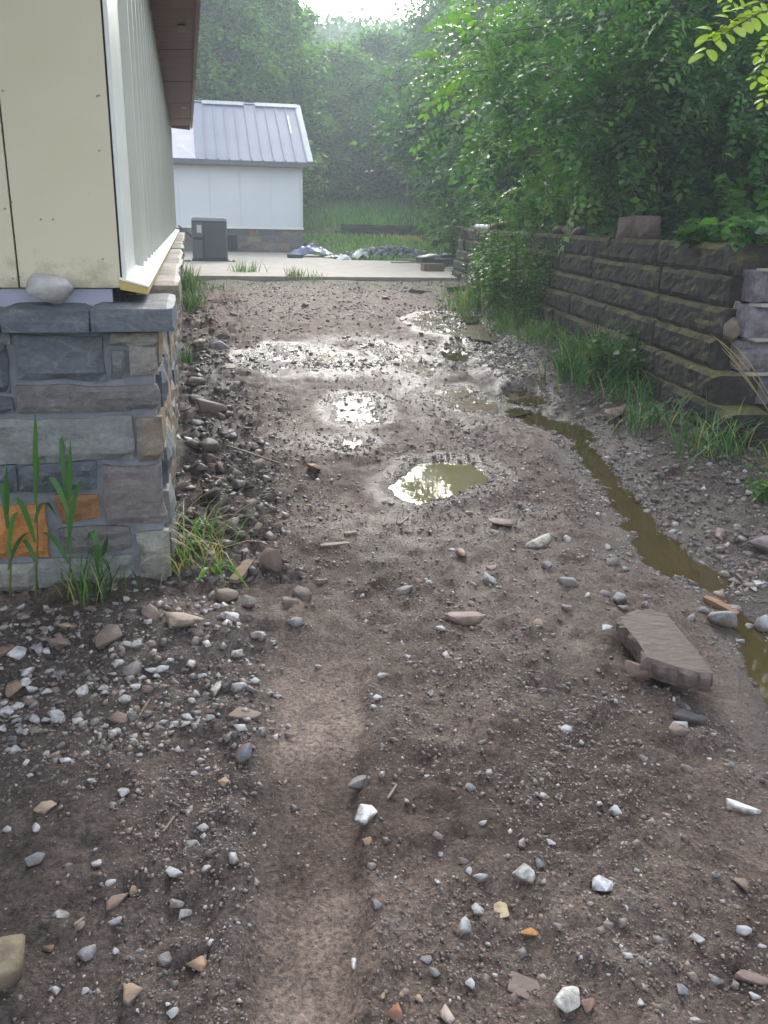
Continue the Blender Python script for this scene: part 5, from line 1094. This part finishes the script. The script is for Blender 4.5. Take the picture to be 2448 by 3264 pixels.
# ------------------------------------------------------------------ locust trees with feathered leaves
def pinnate(n_pair=6, L=.26, w=.02, ll=.052):
    """one compound leaf along +x, base at origin: list of leaflet base, axis"""
    B, A = [], []
    for i in range(n_pair):
        x = L * (.22 + .72 * i / (n_pair - 1)); zc = -.35 * x * x / L
        for s_ in (-1, 1): B.append((x, s_ * .004, zc)); A.append((.32, s_ * .95, -.22))
    B.append((L * .97, 0, -.35 * L)); A.append((1, 0, -.35)); return np.array(B), np.array(A), ll
def compound(P, D, up, scale, rg, n_pair=6, L=.26, ll=.055, tone=None, wid=.25, oval=False):
    """P leaf base points, D directions: all leaflets as quads"""
    B, A, ll = pinnate(n_pair, L, .02, ll); n = len(P); k = len(B)
    X = unit(D); Y = unit(np.cross(up, X)); Z = np.cross(X, Y); Rm = np.stack([X, Y, Z], 2)          # columns
    Pb = np.einsum('nij,kj->nki', Rm, B) * scale[:, None, None] + P[:, None]; Ab = np.einsum('nij,kj->nki', Rm, A) + rg.normal(size=(n, k, 3)) * .12
    Nb = np.repeat(Z[:, None], k, 1) + rg.normal(size=(n, k, 3)) * .22
    Lf = (ll * scale)[:, None] * rg.uniform(.8, 1.15, (n, k)); Lf = Lf.ravel()
    V, f = ovals(Pb.reshape(-1, 3), Ab.reshape(-1, 3), Nb.reshape(-1, 3), Lf, Lf * wid) if oval else kites(Pb.reshape(-1, 3), Ab.reshape(-1, 3), Nb.reshape(-1, 3), Lf, Lf * wid, .1)
    t = np.repeat((tone if tone is not None else np.full(n, .5)), k) + rg.normal(size=n * k) * .1
    return V, f, np.repeat(gcol(rg, n * k, t), len(V) // (n * k), 0)
def locust(name, loc, Ht, lean, limbs, nleaf, label, seed, tr=.09, scale=1.0, tone=.45, cbase=.3, cr=2.4, ntw=150):
    """limbs: explicit limb tips (world offsets from the base) plus random ones"""
    rg = np.random.default_rng(seed); t = thing(name, loc, label, 'tree', 'locust trees behind the wall'); mb = MB(); L0 = np.array(loc)
    k = 8; pts = [np.array([lean[0] * (i / k) ** 1.4, lean[1] * (i / k) ** 1.4, Ht * i / k - .15]) + np.array([math.sin(i * 1.1 + seed), math.cos(i * .9 + seed), 0]) * .05 * (i > 0) for i in range(k + 1)]
    mb.tube(pts, [tr * (1 - .75 * i / k) for i in range(k + 1)], 8); tw = []
    tips = [np.array(q) for q in limbs]
    for q in range(ntw):
        tt = cbase + (1 - cbase) * rg.random(); i = min(int(tt * k), k - 1); o = pts[i] + (pts[i + 1] - pts[i]) * (tt * k - i); an = rg.uniform(0, 6.283); rad = cr * rg.uniform(.4, 1) * (1.1 - .5 * tt)
        c = o + np.array([math.cos(an) * rad, math.sin(an) * rad, rg.uniform(-.15, .35) * rad]); md = (o + c) / 2 + np.array([0, 0, .12 * rad])
        if q % 4 == 0: mb.tube([o, md, c], [tr * .2, tr * .1, tr * .02], 4)
        tw.append((md, c)); tw.append(((md + o) / 2, (c + md) / 2))
    for q in tips:
        tt = np.clip(q[2] / Ht * .7 + .05, .15, .9); i = min(int(tt * k), k - 1); o = pts[i]; md = o * .45 + q * .55 + np.array([0, 0, .18 * np.linalg.norm(q - o)])
        mb.tube([o, (o + md) / 2 + (0, 0, .05), md, q], [tr * .35, tr * .28, tr * .18, tr * .04], 5); L_ = np.linalg.norm(q - md)
        for e in range(5):
            a = md + (q - md) * e * .2; tw.append((a, a + (q - md) * .3 + rg.normal(size=3) * .18 * L_)); 
    A_ = np.array([a for a, b in tw]); B_ = np.array([b for a, b in tw]); ct = rg.random(len(tw))
    idx = rg.integers(0, len(tw), nleaf); u = rg.random(nleaf)[:, None]; P = A_[idx] + (B_[idx] - A_[idx]) * u + rg.normal(size=(nleaf, 3)) * .1 * scale
    D = unit(unit(B_[idx] - A_[idx]) * .8 + rg.normal(size=(nleaf, 3)) * np.array([.8, .8, .35]) + np.array([0, 0, -.15])); up = unit(rg.normal(size=(nleaf, 3)) * .35 + np.array([0, 0, 1.]))
    V, f, c = compound(P, D, up, scale * rg.uniform(.75, 1.25, nleaf), rg, tone=np.clip(tone + 1.0 * (ct[idx] - .5) + .2 * (P[:, 2] / Ht - .5), 0, 1.2), wid=.3)
    link(bpy.data.objects.new('trunk', mesh('trunk', mb.v, mb.f, M['bark'], True)), t); link(bpy.data.objects.new('crown', mesh('crown', V, f, M['leaf_near'], False, c)), t)
    return t
def off(px, py, Y, loc): return aty(px, py, Y) - np.array(loc)
l1 = (7.4, 13.0, float(base(7.4, 13.0)))
locust('locust_tree', l1, 6.2, (-.9, -.5), [off(1500, 230, 12.2, l1), off(1480, 180, 12.6, l1), off(1550, 310, 12.0, l1), off(1620, 390, 11.5, l1), off(1680, 60, 12, l1), off(1580, 110, 12, l1), off(1760, 330, 11, l1), off(1690, 470, 11.4, l1), off(1820, 200, 11, l1)], 1900, 'drooping locust tree overhanging the middle of the wall', 11, .11, 2.2, .66, .18, 2.5, 90)
l2x = azx(2110, 8.8); l2 = (l2x, 8.8, float(base(l2x, 8.8)))
locust('locust_tree', l2, 5.2, (-.5, -.2), [off(1900, 360, 8.0, l2), off(2000, 300, 7.6, l2), off(1830, 480, 8.2, l2), off(2120, 420, 7.5, l2), off(1950, 120, 8.0, l2), off(2150, 200, 7.6, l2), off(2250, 330, 7.4, l2), off(1800, 250, 8.6, l2)], 1700, 'nearer locust tree standing behind the loose block on the wall', 12, .085, 1.55, .42, .3, 1.9, 80)
l3x = azx(2225, 9.6); l3 = (l3x, 9.6, float(base(l3x, 9.6)))
locust('locust_tree', l3, 5.0, (-.4, 0), [off(2380, 300, 6.6, l3), off(2300, 120, 6.6, l3), off(2420, 450, 6.4, l3), off(2200, 60, 7, l3)], 1900, 'dark locust tree at the right edge of the view', 13, .08, 1.25, .38, .25, 1.9, 120)
l4 = (8.3, 17.5, float(base(8.3, 17.5)))
locust('locust_tree', l4, 8.0, (-.8, 0), [off(1500, 60, 16.5, l4), off(1430, 120, 16.8, l4), off(1700, 80, 16, l4)], 2000, 'tall locust tree behind the drooping one', 14, .13, 2.3, .4, .2, 3.2, 170)
# tree rooted just outside the view: its limb reaches in at the upper right
l5 = (3.3, 2.1, float(base(3.3, 2.1)))
def near_limb():
    rg = np.random.default_rng(15); t = thing('locust_tree', l5, 'bright yellow-green feathered leaves of a near tree hanging in at the upper right corner', 'tree'); L0 = np.array(l5); mb = MB()
    mb.tube([(0, 0, -.2), (.05, .05, 1.2), (0, .15, 2.4), (-.1, .3, 3.4)], [.07, .06, .045, .02], 8)
    P, D, T = [], [], []
    for tip, root in ((aty(2490, -10, 2.9), (-.02, .12, 2.1)), (aty(2520, 100, 2.75), (0, .1, 1.9)), (aty(2480, -60, 3.0), (-.05, .2, 2.6)), (aty(2530, 200, 2.6), (0, .1, 1.6))):
        a = np.array(root); b = tip - L0; md = (a + b) / 2 + (0, 0, .18); mb.tube([a, md, b + (0, 0, .02)], [.016, .01, .003], 6)
    for bx, by, tx, ty, Y in ((2490, -10, 2290, 10, 2.9), (2500, 20, 2260, 50, 2.85), (2520, 100, 2400, 190, 2.75), (2520, 60, 2440, 130, 2.7), (2480, -60, 2350, -60, 3.0), (2530, 200, 2440, 270, 2.6), (2430, -120, 2330, -70, 3.1)):
        a = aty(bx, by, Y) - L0; b = aty(tx, ty, Y - .06) - L0; P.append(a); D.append(b - a); T.append(np.linalg.norm(b - a))
    P, D, T = np.array(P), np.array(D), np.array(T); n = len(P); up = unit(rg.normal(size=(n, 3)) * .2 + np.array([-.3, -.5, .75]))
    V, f, c = compound(P, D, up, T / .26, rg, 8, .26, .052, np.full(n, .98), .27, True)
    c = np.repeat(GREEN_Y * rg.uniform(.75, 1.15, (len(V) // 10, 1)), 10, 0)
    for p_, d_, t_ in zip(P, D, T):
        q = [p_ + d_ * s_ + np.array([0, 0, -.35 * s_ * s_ * t_ * .9]) * 1 for s_ in (0, .33, .66, 1)]; mb.tube(q, [.003, .0025, .002, .001], 4)
    link(bpy.data.objects.new('trunk', mesh('trunk', mb.v, mb.f, M['bark'], True)), t); link(bpy.data.objects.new('crown', mesh('crown', V, f, M['leaf_near'], False, c)), t)
near_limb()
# arching bare stems over the wall
for k, (x0, y0, x1, y1, Y, lab) in enumerate(((2040, 712, 1740, 625, 8.6, 'long dark arching stem leaning left over the wall'), (2000, 690, 1890, 560, 9.0, 'thin dark stem behind the arching one'), (2060, 690, 1960, 540, 9.2, 'thin upright dark stem left of the loose block'))):
    a = aty(x0, y0, Y); b = aty(x1, y1, Y + .6); md = (a + b) / 2 + (0, 0, .10); o = MB().tube([a - (0, 0, .05), (a + md) / 2 + (0, 0, .02), md, (md + b) / 2, b], [.016, .014, .011, .008, .005], 6).build('dead_stem', M['bark'], loc=a); tag(o, lab, 'stem')

# ------------------------------------------------------------------ grasses and weeds
def blades(P, H_, Wd, rg, lean=.5, seg=4, dirs=None, bend=.5):
    n = len(P); an = rg.uniform(0, 6.283, n); d = np.stack([np.cos(an), np.sin(an), np.zeros(n)], 1) if dirs is None else dirs
    s_ = np.stack([-d[:, 1], d[:, 0], np.zeros(n)], 1); le = lean * rg.uniform(.2, 1.0, n); be = bend * rg.uniform(.3, 1.2, n); V = []
    for i in range(seg + 1):
        t = i / seg; h = H_ * (t - .45 * be * t ** 3); o = H_ * (le * t * .6 + be * t ** 2.2 * .9)
        c = P + d * o[:, None] + np.array([0, 0, 1.]) * h[:, None]; ww = Wd * (1 - t ** 2.5) * (.7 + .6 * t * (1 - t) * 2)
        V += [c - s_ * ww[:, None], c + s_ * ww[:, None]]
    V = np.stack(V, 1).reshape(-1, 3); m = 2 * (seg + 1); b = (np.arange(n) * m)[:, None]
    f = np.concatenate([b + np.array([2 * i, 2 * i + 1, 2 * i + 3, 2 * i + 2]) for i in range(seg)], 0); return V, f, m
def grass(name, p, n, h, wd, spread, label, seed, tone=.6, lean=.5, bend=.5, cat='grass', dry=.08, group=None, sx=1.0, rz=0.0, seg=4):
    rg = np.random.default_rng(seed); o2 = rg.normal(size=(n, 2)) * spread * np.array([sx, 1]); cs, sn = math.cos(rz), math.sin(rz); o2 = np.stack([o2[:, 0] * cs - o2[:, 1] * sn, o2[:, 0] * sn + o2[:, 1] * cs], 1)
    x, y = p[0] + o2[:, 0], p[1] + o2[:, 1]; z = ground(x, y) - .01 if len(p) == 2 else np.full(n, p[2] - .01)
    V, f, m = blades(np.stack([x, y, z], 1), h * rg.uniform(.45, 1.1, n), wd * rg.uniform(.6, 1.2, n), rg, lean, seg, None, bend)
    c = gcol(rg, n, tone + .2 * rg.normal(size=n)); k = rg.random(n) < dry; c[k] = cl(170, 158, 104) * rg.uniform(.7, 1.1, (k.sum(), 1))
    o = obj(name, V, f, M['grass'], cols=np.repeat(c, m, 0), loc=(p[0], p[1], float(z.mean()))); return tag(o, label, cat, group)
def weed(name, p, n_stem, h, leaf, spread, label, seed, tone=.6, lean=(0, 0), cat='weed', nl=16, wid=.32):
    rg = np.random.default_rng(seed); P0 = np.array(p); t = thing(name, tuple(P0), label, cat); mb = MB(); LP, LA, LN = [], [], []
    for s_ in range(n_stem):
        an = rg.uniform(0, 6.283); r_ = spread * math.sqrt(rg.random()); a = np.array([math.cos(an) * r_ * .6, math.sin(an) * r_ * .6, -.02]); hh = h * rg.uniform(.5, 1.1)
        b = a + np.array([math.cos(an) * r_ * .7 + lean[0] * hh, math.sin(an) * r_ * .7 + lean[1] * hh, hh]); md = (a + b) / 2 + rg.normal(size=3) * .04 * hh; mb.tube([a, md, b], [.004, .0035, .0015], 4)
        u = rg.uniform(.12, 1, nl); pp = np.where(u[:, None] < .5, a + (md - a) * u[:, None] * 2, md + (b - md) * (u[:, None] * 2 - 1)); an2 = rg.uniform(0, 6.283, nl)
        LP.append(pp); LA.append(np.stack([np.cos(an2), np.sin(an2), rg.uniform(-.5, .35, nl)], 1)); LN.append(unit(rg.normal(size=(nl, 3)) * .4 + np.array([0, 0, 1.])))
    LP, LA, LN = map(np.concatenate, (LP, LA, LN)); L = leaf * rg.uniform(.6, 1.25, len(LP)); V, f = kites(LP, LA, LN, L, L * wid)
    link(bpy.data.objects.new('stems', mesh('stems', mb.v, mb.f, M['grass'], False, np.tile(cl(86, 100, 50), (len(mb.v), 1)))), t)
    link(bpy.data.objects.new('leaves', mesh('leaves', V, f, M['leaf_near'], False, np.repeat(gcol(rg, len(LP), tone + .2 * rg.normal(size=len(LP))), 4, 0))), t); return t
# meadow grass of the yard and bank (uncountable)
def meadow():
    rg = np.random.default_rng(41); xs_, ys_, hs_ = [], [], []
    def strip(n, x0, x1, y0, y1, h, keep=None):
        x = rg.uniform(x0, x1, n); y = rg.uniform(y0, y1, n); 
        if keep is not None: k = keep(x, y); x, y = x[k], y[k]
        xs_.append(x); ys_.append(y); hs_.append(np.full(len(x), h) * rg.uniform(.5, 1.2, len(x)))
    strip(5200, 3.7, 9.5, 23.7, 31.9, .22, lambda x, y: (x > 5.8) | (y > 24.3)); strip(5000, 3, 14, 32.4, 40, .6); strip(1500, 5.6, 8.6, 18, 31, .5, lambda x, y: x > 5.5 + (y - 17.5) * .25)
    strip(3000, 3.4, 12, 40, 46, .7)
    strip(4200, 3.8, 12, 4.6, 18, .32, lambda x, y: x - xwall(y) > .45); strip(900, 3.4, 5.4, 2.2, 5.0, .3, lambda x, y: x - xwall(np.maximum(y, 2)) > .25)
    x, y, h = map(np.concatenate, (xs_, ys_, hs_)); z = ground(x, y); n = len(x)
    V, f, m = blades(np.stack([x, y, z - .02], 1), h, .006 + .0006 * y * rg.uniform(.8, 1.4, n), rg, .5, 2); c = gcol(rg, n, np.where(y > 22, .85, .55) + .35 * fbm(x * .5, y * .5, 6, 2) + .2 * rg.normal(size=n))
    gold = (np.exp(-((x - 7.6) / .9) ** 2 - ((y - 30.6) / 1.2) ** 2) > rg.random(n) * .9); c[gold] = cl(168, 160, 84) * rg.uniform(.8, 1.1, (gold.sum(), 1))
    o = obj('meadow_grass', V, f, M['grass'], cols=np.repeat(c, m, 0)); tag(o, 'long green grass of the yard and the bank behind the walls', 'grass', kind='stuff')
meadow()
def gp(x, y): q = ghit(x, y); return (q[0], q[1])
grass('grass_clump', gp(596, 950), 170, .62, .008, .11, 'bright green grass clump against the house wall near the slab', 51, .72, .4, .4, sx=.6)
grass('grass_clump', gp(612, 990), 110, .38, .008, .13, 'smaller grass clump in front of the bright clump by the house wall', 52, .68, .5, .5, sx=.6)
grass('grass_clump', gp(655, 920), 60, .24, .008, .16, 'low grass tuft at the left end of the slab edge', 58, .6)
grass('grass_clump', gp(779, 888), 110, .42, .009, .13, 'bright grass tuft on the left part of the slab edge', 53, .72, .5, .3)
grass('grass_clump', gp(937, 892), 80, .30, .008, .10, 'thin yellowish grass tuft at the middle of the slab edge', 54, .7, .5, .4, dry=.4)
grass('grass_clump', gp(985, 892), 50, .24, .008, .12, 'small sparse grass tuft right of the middle slab tuft', 55, .6, .5, .4, dry=.4)
grass('grass_clump', gp(1400, 890), 60, .16, .007, .22, 'low grass line under the brown block at the slab edge', 56, .55, .6, .4, dry=.3, sx=1.8)
grass('grass_clump', gp(578, 1165), 60, .24, .006, .06, 'thin grass growing at the foot of the house wall mid-way', 57, .6, .3, .3)
# tall broad-bladed grass before the stone corner
def tallgrass():
    rg = np.random.default_rng(61); lab = ['tall broad-bladed grass stem at the far left before the stone corner', 'tallest broad-bladed grass stem before the orange stone', 'broad-bladed grass stem right of the tallest one', 'short thin grass stem before the lower stones']
    specs = [((30, 1905), .50, [(20, 1470), (75, 1640), (10, 1560), (110, 1700)]), ((110, 1920), .66, [(113, 1292), (40, 1600), (150, 1480), (60, 1740), (180, 1650)]), ((215, 1900), .52, [(225, 1395), (275, 1520), (130, 1560), (120, 1705), (190, 1330)]), ((300, 1880), .3, [(345, 1700), (310, 1760), (280, 1740)])]
    for k, (b, h, tips) in enumerate(specs):
        p = ghit(*b); p[1] = min(p[1], 3.3); t = thing('grass_plant', tuple(p), lab[k], 'grass'); V, Fc, C = [], [], []
        top = aty(*tips[0], p[1] + .02) - p; mb = MB().tube([(0, 0, -.02), top * .33 + (.01, 0, 0), top * .7], [.004, .0035, .002], 5)
        link(bpy.data.objects.new('stem', mesh('stem', mb.v, mb.f, M['grass'], False, np.tile(cl(88, 112, 56), (len(mb.v), 1)))), t)
        for q, tip in enumerate(tips):
            e = aty(*tip, p[1] - .05 + .05 * q) - p; a = top * (.12 + .5 * ((q * 2) % 5) / 5) if q else top * .62; pk = (a + e) / 2 + np.array([0, 0, .10 + .04 * (q % 3)]); n = 9; vs = []
            if q == 0: pk = (a + e) / 2
            for i in range(n + 1):
                s_ = i / n; c = a * (1 - s_) ** 2 + 2 * pk * s_ * (1 - s_) + e * s_ * s_; wv = .0115 * (1 - s_ ** 3) * (.45 + 1.2 * s_ * (1 - s_) * 2); sd = np.array([.9, -.25 + .4 * math.sin(q), .25]); vs += [c - sd * wv, c + sd * wv * .2 - np.array([0, 0, wv * .5]), c + sd * wv]
            o0 = len(V); V += vs
            for i in range(n):
                for j in (0, 1): Fc.append((o0 + 3 * i + j, o0 + 3 * i + j + 1, o0 + 3 * i + j + 4, o0 + 3 * i + j + 3))
            C += [gcol(rg, 1, np.array([.45 + .15 * rg.random()]))[0]] * len(vs)
        link(bpy.data.objects.new('blade', mesh('blade', V, Fc, M['grass'], True, np.array(C))), t)
tallgrass()
grass('grass_clump', gp(300, 1900), 64, .24, .0035, .08, 'thin wispy grass at the foot of the lower corner stones', 62, .5, .5, .6, dry=.2, sx=1.0)
grass('dry_grass', gp(606, 1730), 60, .32, .004, .075, 'straggling yellow-green grass hanging at the side of the house corner', 63, .7, .8, 1.1, dry=.4)
grass('dry_grass', gp(640, 1800), 36, .26, .004, .07, 'limp dry grass between the house corner and the bent green blade', 64, .6, .9, 1.2, dry=.5)
def bent_grass():
    rg = np.random.default_rng(66); p = ghit(690, 1830); t = thing('grass_plant', tuple(p), 'bent bright green grass with one broad drooping blade by the house corner', 'grass')
    V, Fc, C = [], [], []
    for (mx, my, ex, ey, wd) in ((640, 1775, 612, 2000, .014), (700, 1780, 760, 1815, .010), (680, 1780, 720, 1870, .009), (720, 1800, 815, 1905, .006), (730, 1790, 790, 1880, .006)):
        m_ = aty(mx, my, p[1] - .06) - p; e = aty(ex, ey, p[1] - .16) - p; n = 10; o0 = len(V)
        for i in range(n + 1):
            s_ = i / n; c = 2 * (m_ + (0, 0, .05)) * s_ * (1 - s_) + e * s_ * s_; wv = wd * (1 - s_ ** 4) * (.5 + 1.0 * s_ * (1 - s_) * 2); sd = np.array([.85, -.4, .2]); V += [c - sd * wv, c - np.array([0, 0, wv * .5]), c + sd * wv]
        for i in range(n):
            for j in (0, 1): Fc.append((o0 + 3 * i + j, o0 + 3 * i + j + 1, o0 + 3 * i + j + 4, o0 + 3 * i + j + 3))
        C += [GREEN_L * rg.uniform(.85, 1.15)] * (3 * (n + 1))
    link(bpy.data.objects.new('blade', mesh('blade', V, Fc, M['grass'], True, np.array(C))), t)
bent_grass()
# growth against the retaining wall
def at_wall(t, out=.25): q = np.array([xwall(5.2), 5.2]) + wdir * t + wn * out; return (q[0], q[1])
def wz(t, out): q = at_wall(t, out); return (q[0], q[1], gz(*q))
grass('grass_clump', at_wall(1.75, .38), 460, .56, .006, .17, 'dense green grass clump growing against the near part of the wall', 71, .5, .7, .8, rz=R(82), sx=1.5)
grass('grass_clump', at_wall(.9, .34), 120, .30, .005, .14, 'lower grass at the wall foot right of the dense clump', 72, .52, .8, .9, rz=R(82), sx=1.4)
grass('grass_clump', at_wall(.1, .44), 110, .30, .006, .12, 'grass tuft at the wall foot near the stepped end', 73, .5, .7, .8)
grass('grass_clump', at_wall(-.6, .32), 140, .36, .005, .14, 'grass hanging at the right edge below the grey steps', 74, .5, .8, .9)
grass('grass_clump', at_wall(5.2, .38), 220, .42, .006, .13, 'yellow-green grass at the wall foot below the vine', 75, .78, .7, .7, rz=R(82), sx=2.2)
grass('grass_clump', at_wall(7.2, .5), 300, .55, .007, .2, 'bright grass at the wall foot by the reddish rock', 76, .8, .6, .6, rz=R(82), sx=2.0)
grass('grass_clump', at_wall(3.9, .34), 220, .34, .005, .13, 'mossy yellow grass on the wall foot left of the dense clump', 77, .8, .8, .7, rz=R(82), sx=1.8)
weed('weed', wz(1.35, .3), 26, .5, .075, .2, 'leafy weed growing out of the dense grass clump', 78, .5)
weed('vine', wz(5.2, .26), 30, 1.45, .085, .2, 'tall leafy weed climbing the wall where the light bushes meet it', 79, .95)
weed('vine', wz(5.8, .34), 34, 1.0, .09, .26, 'lower leafy weed on the wall left of the tall one', 80, .8)
weed('vine', wz(6.4, .34), 34, 1.35, .085, .22, 'bushy weed covering the wall behind the reddish rock', 86, .9)
weed('vine', wz(7.1, .40), 30, .85, .09, .26, 'low leafy weed spreading from the wall near the leaning board', 87, .75)
weed('vine', wz(7.8, .28), 26, 1.2, .08, .2, 'leafy weed on the wall behind the leaning board', 81, .8)
weed('vine', wz(4.7, .2), 22, 1.2, .06, .16, 'slender upright weed rising above the wall top', 82, .75)
weed('vine', wz(9.0, .25), 9, .6, .08, .2, 'leafy weed at the far part of the wall', 83, .6)
# big-leaved plants spilling over the wall top at right
for k, (t, bk, n, h, lf, lab) in enumerate(((.75, .18, 14, .20, .13, 'broad-leaved plant spilling over the wall top near its end'), (.15, .3, 14, .26, .13, 'broad-leaved plant over the stepped wall end'), (.3, 1.0, 20, .9, .15, 'tall broad-leaved plant behind the wall end'), (1.3, .7, 14, .7, .12, 'leafy plant right of the loose block'))):
    q = np.array([xwall(5.2), 5.2]) + wdir * t - wn * bk; weed('broadleaf_plant', (q[0], q[1], WT - .02), n, h, lf, .26, lab, 90 + k, .45, (-.25, 0), 'plant', 9, .36)
# seeding straw grass arching in from the right edge
def straw():
    rg = np.random.default_rng(98); p = ghit(2560, 1520); t = thing('straw_grass', tuple(p), 'golden seeding grass arching in from the right edge before the steps', 'grass'); mb = MB()
    for (mx, my, ex, ey) in ((2440, 1180, 2265, 1065), (2420, 1230, 2290, 1085), (2430, 1240, 2300, 1110), (2440, 1260, 2325, 1150), (2450, 1200, 2330, 1090)):
        m_ = aty(mx, my, p[1] + .1) - p; e = aty(ex, ey, p[1] + .3) - p; pts = [2 * m_ * s_ * (1 - s_) + e * s_ * s_ for s_ in np.linspace(0, 1, 9)]; mb.tube(pts, [.002, .002, .002, .002, .002, .003, .0035, .003, .001], 5)
    link(bpy.data.objects.new('stalk', mesh('stalk', mb.v, mb.f, M['grass'], False, np.tile(cl(160, 142, 98), (len(mb.v), 1)))), t)
straw()
weed('weed', tuple(ghit(2435, 1590)), 8, .22, .05, .12, 'small leafy weed at the right edge of the gravel bank', 97, .6)

# ------------------------------------------------------------------ morning haze
hz = MB().box(-95, 95, -27, 178, -3, 62).build('haze', None); tag(hz, 'pale morning haze', 'haze', kind='stuff')
m = bpy.data.materials.new('haze_air'); m.use_nodes = True; nt = m.node_tree; nt.nodes.clear()
pv = nt.nodes.new('ShaderNodeVolumePrincipled'); pv.inputs['Color'].default_value = (.80, .92, 1, 1); pv.inputs['Density'].default_value = .0053; pv.inputs['Anisotropy'].default_value = .2
mo = nt.nodes.new('ShaderNodeOutputMaterial'); nt.links.new(pv.outputs[0], mo.inputs['Volume']); hz.data.materials.append(m)
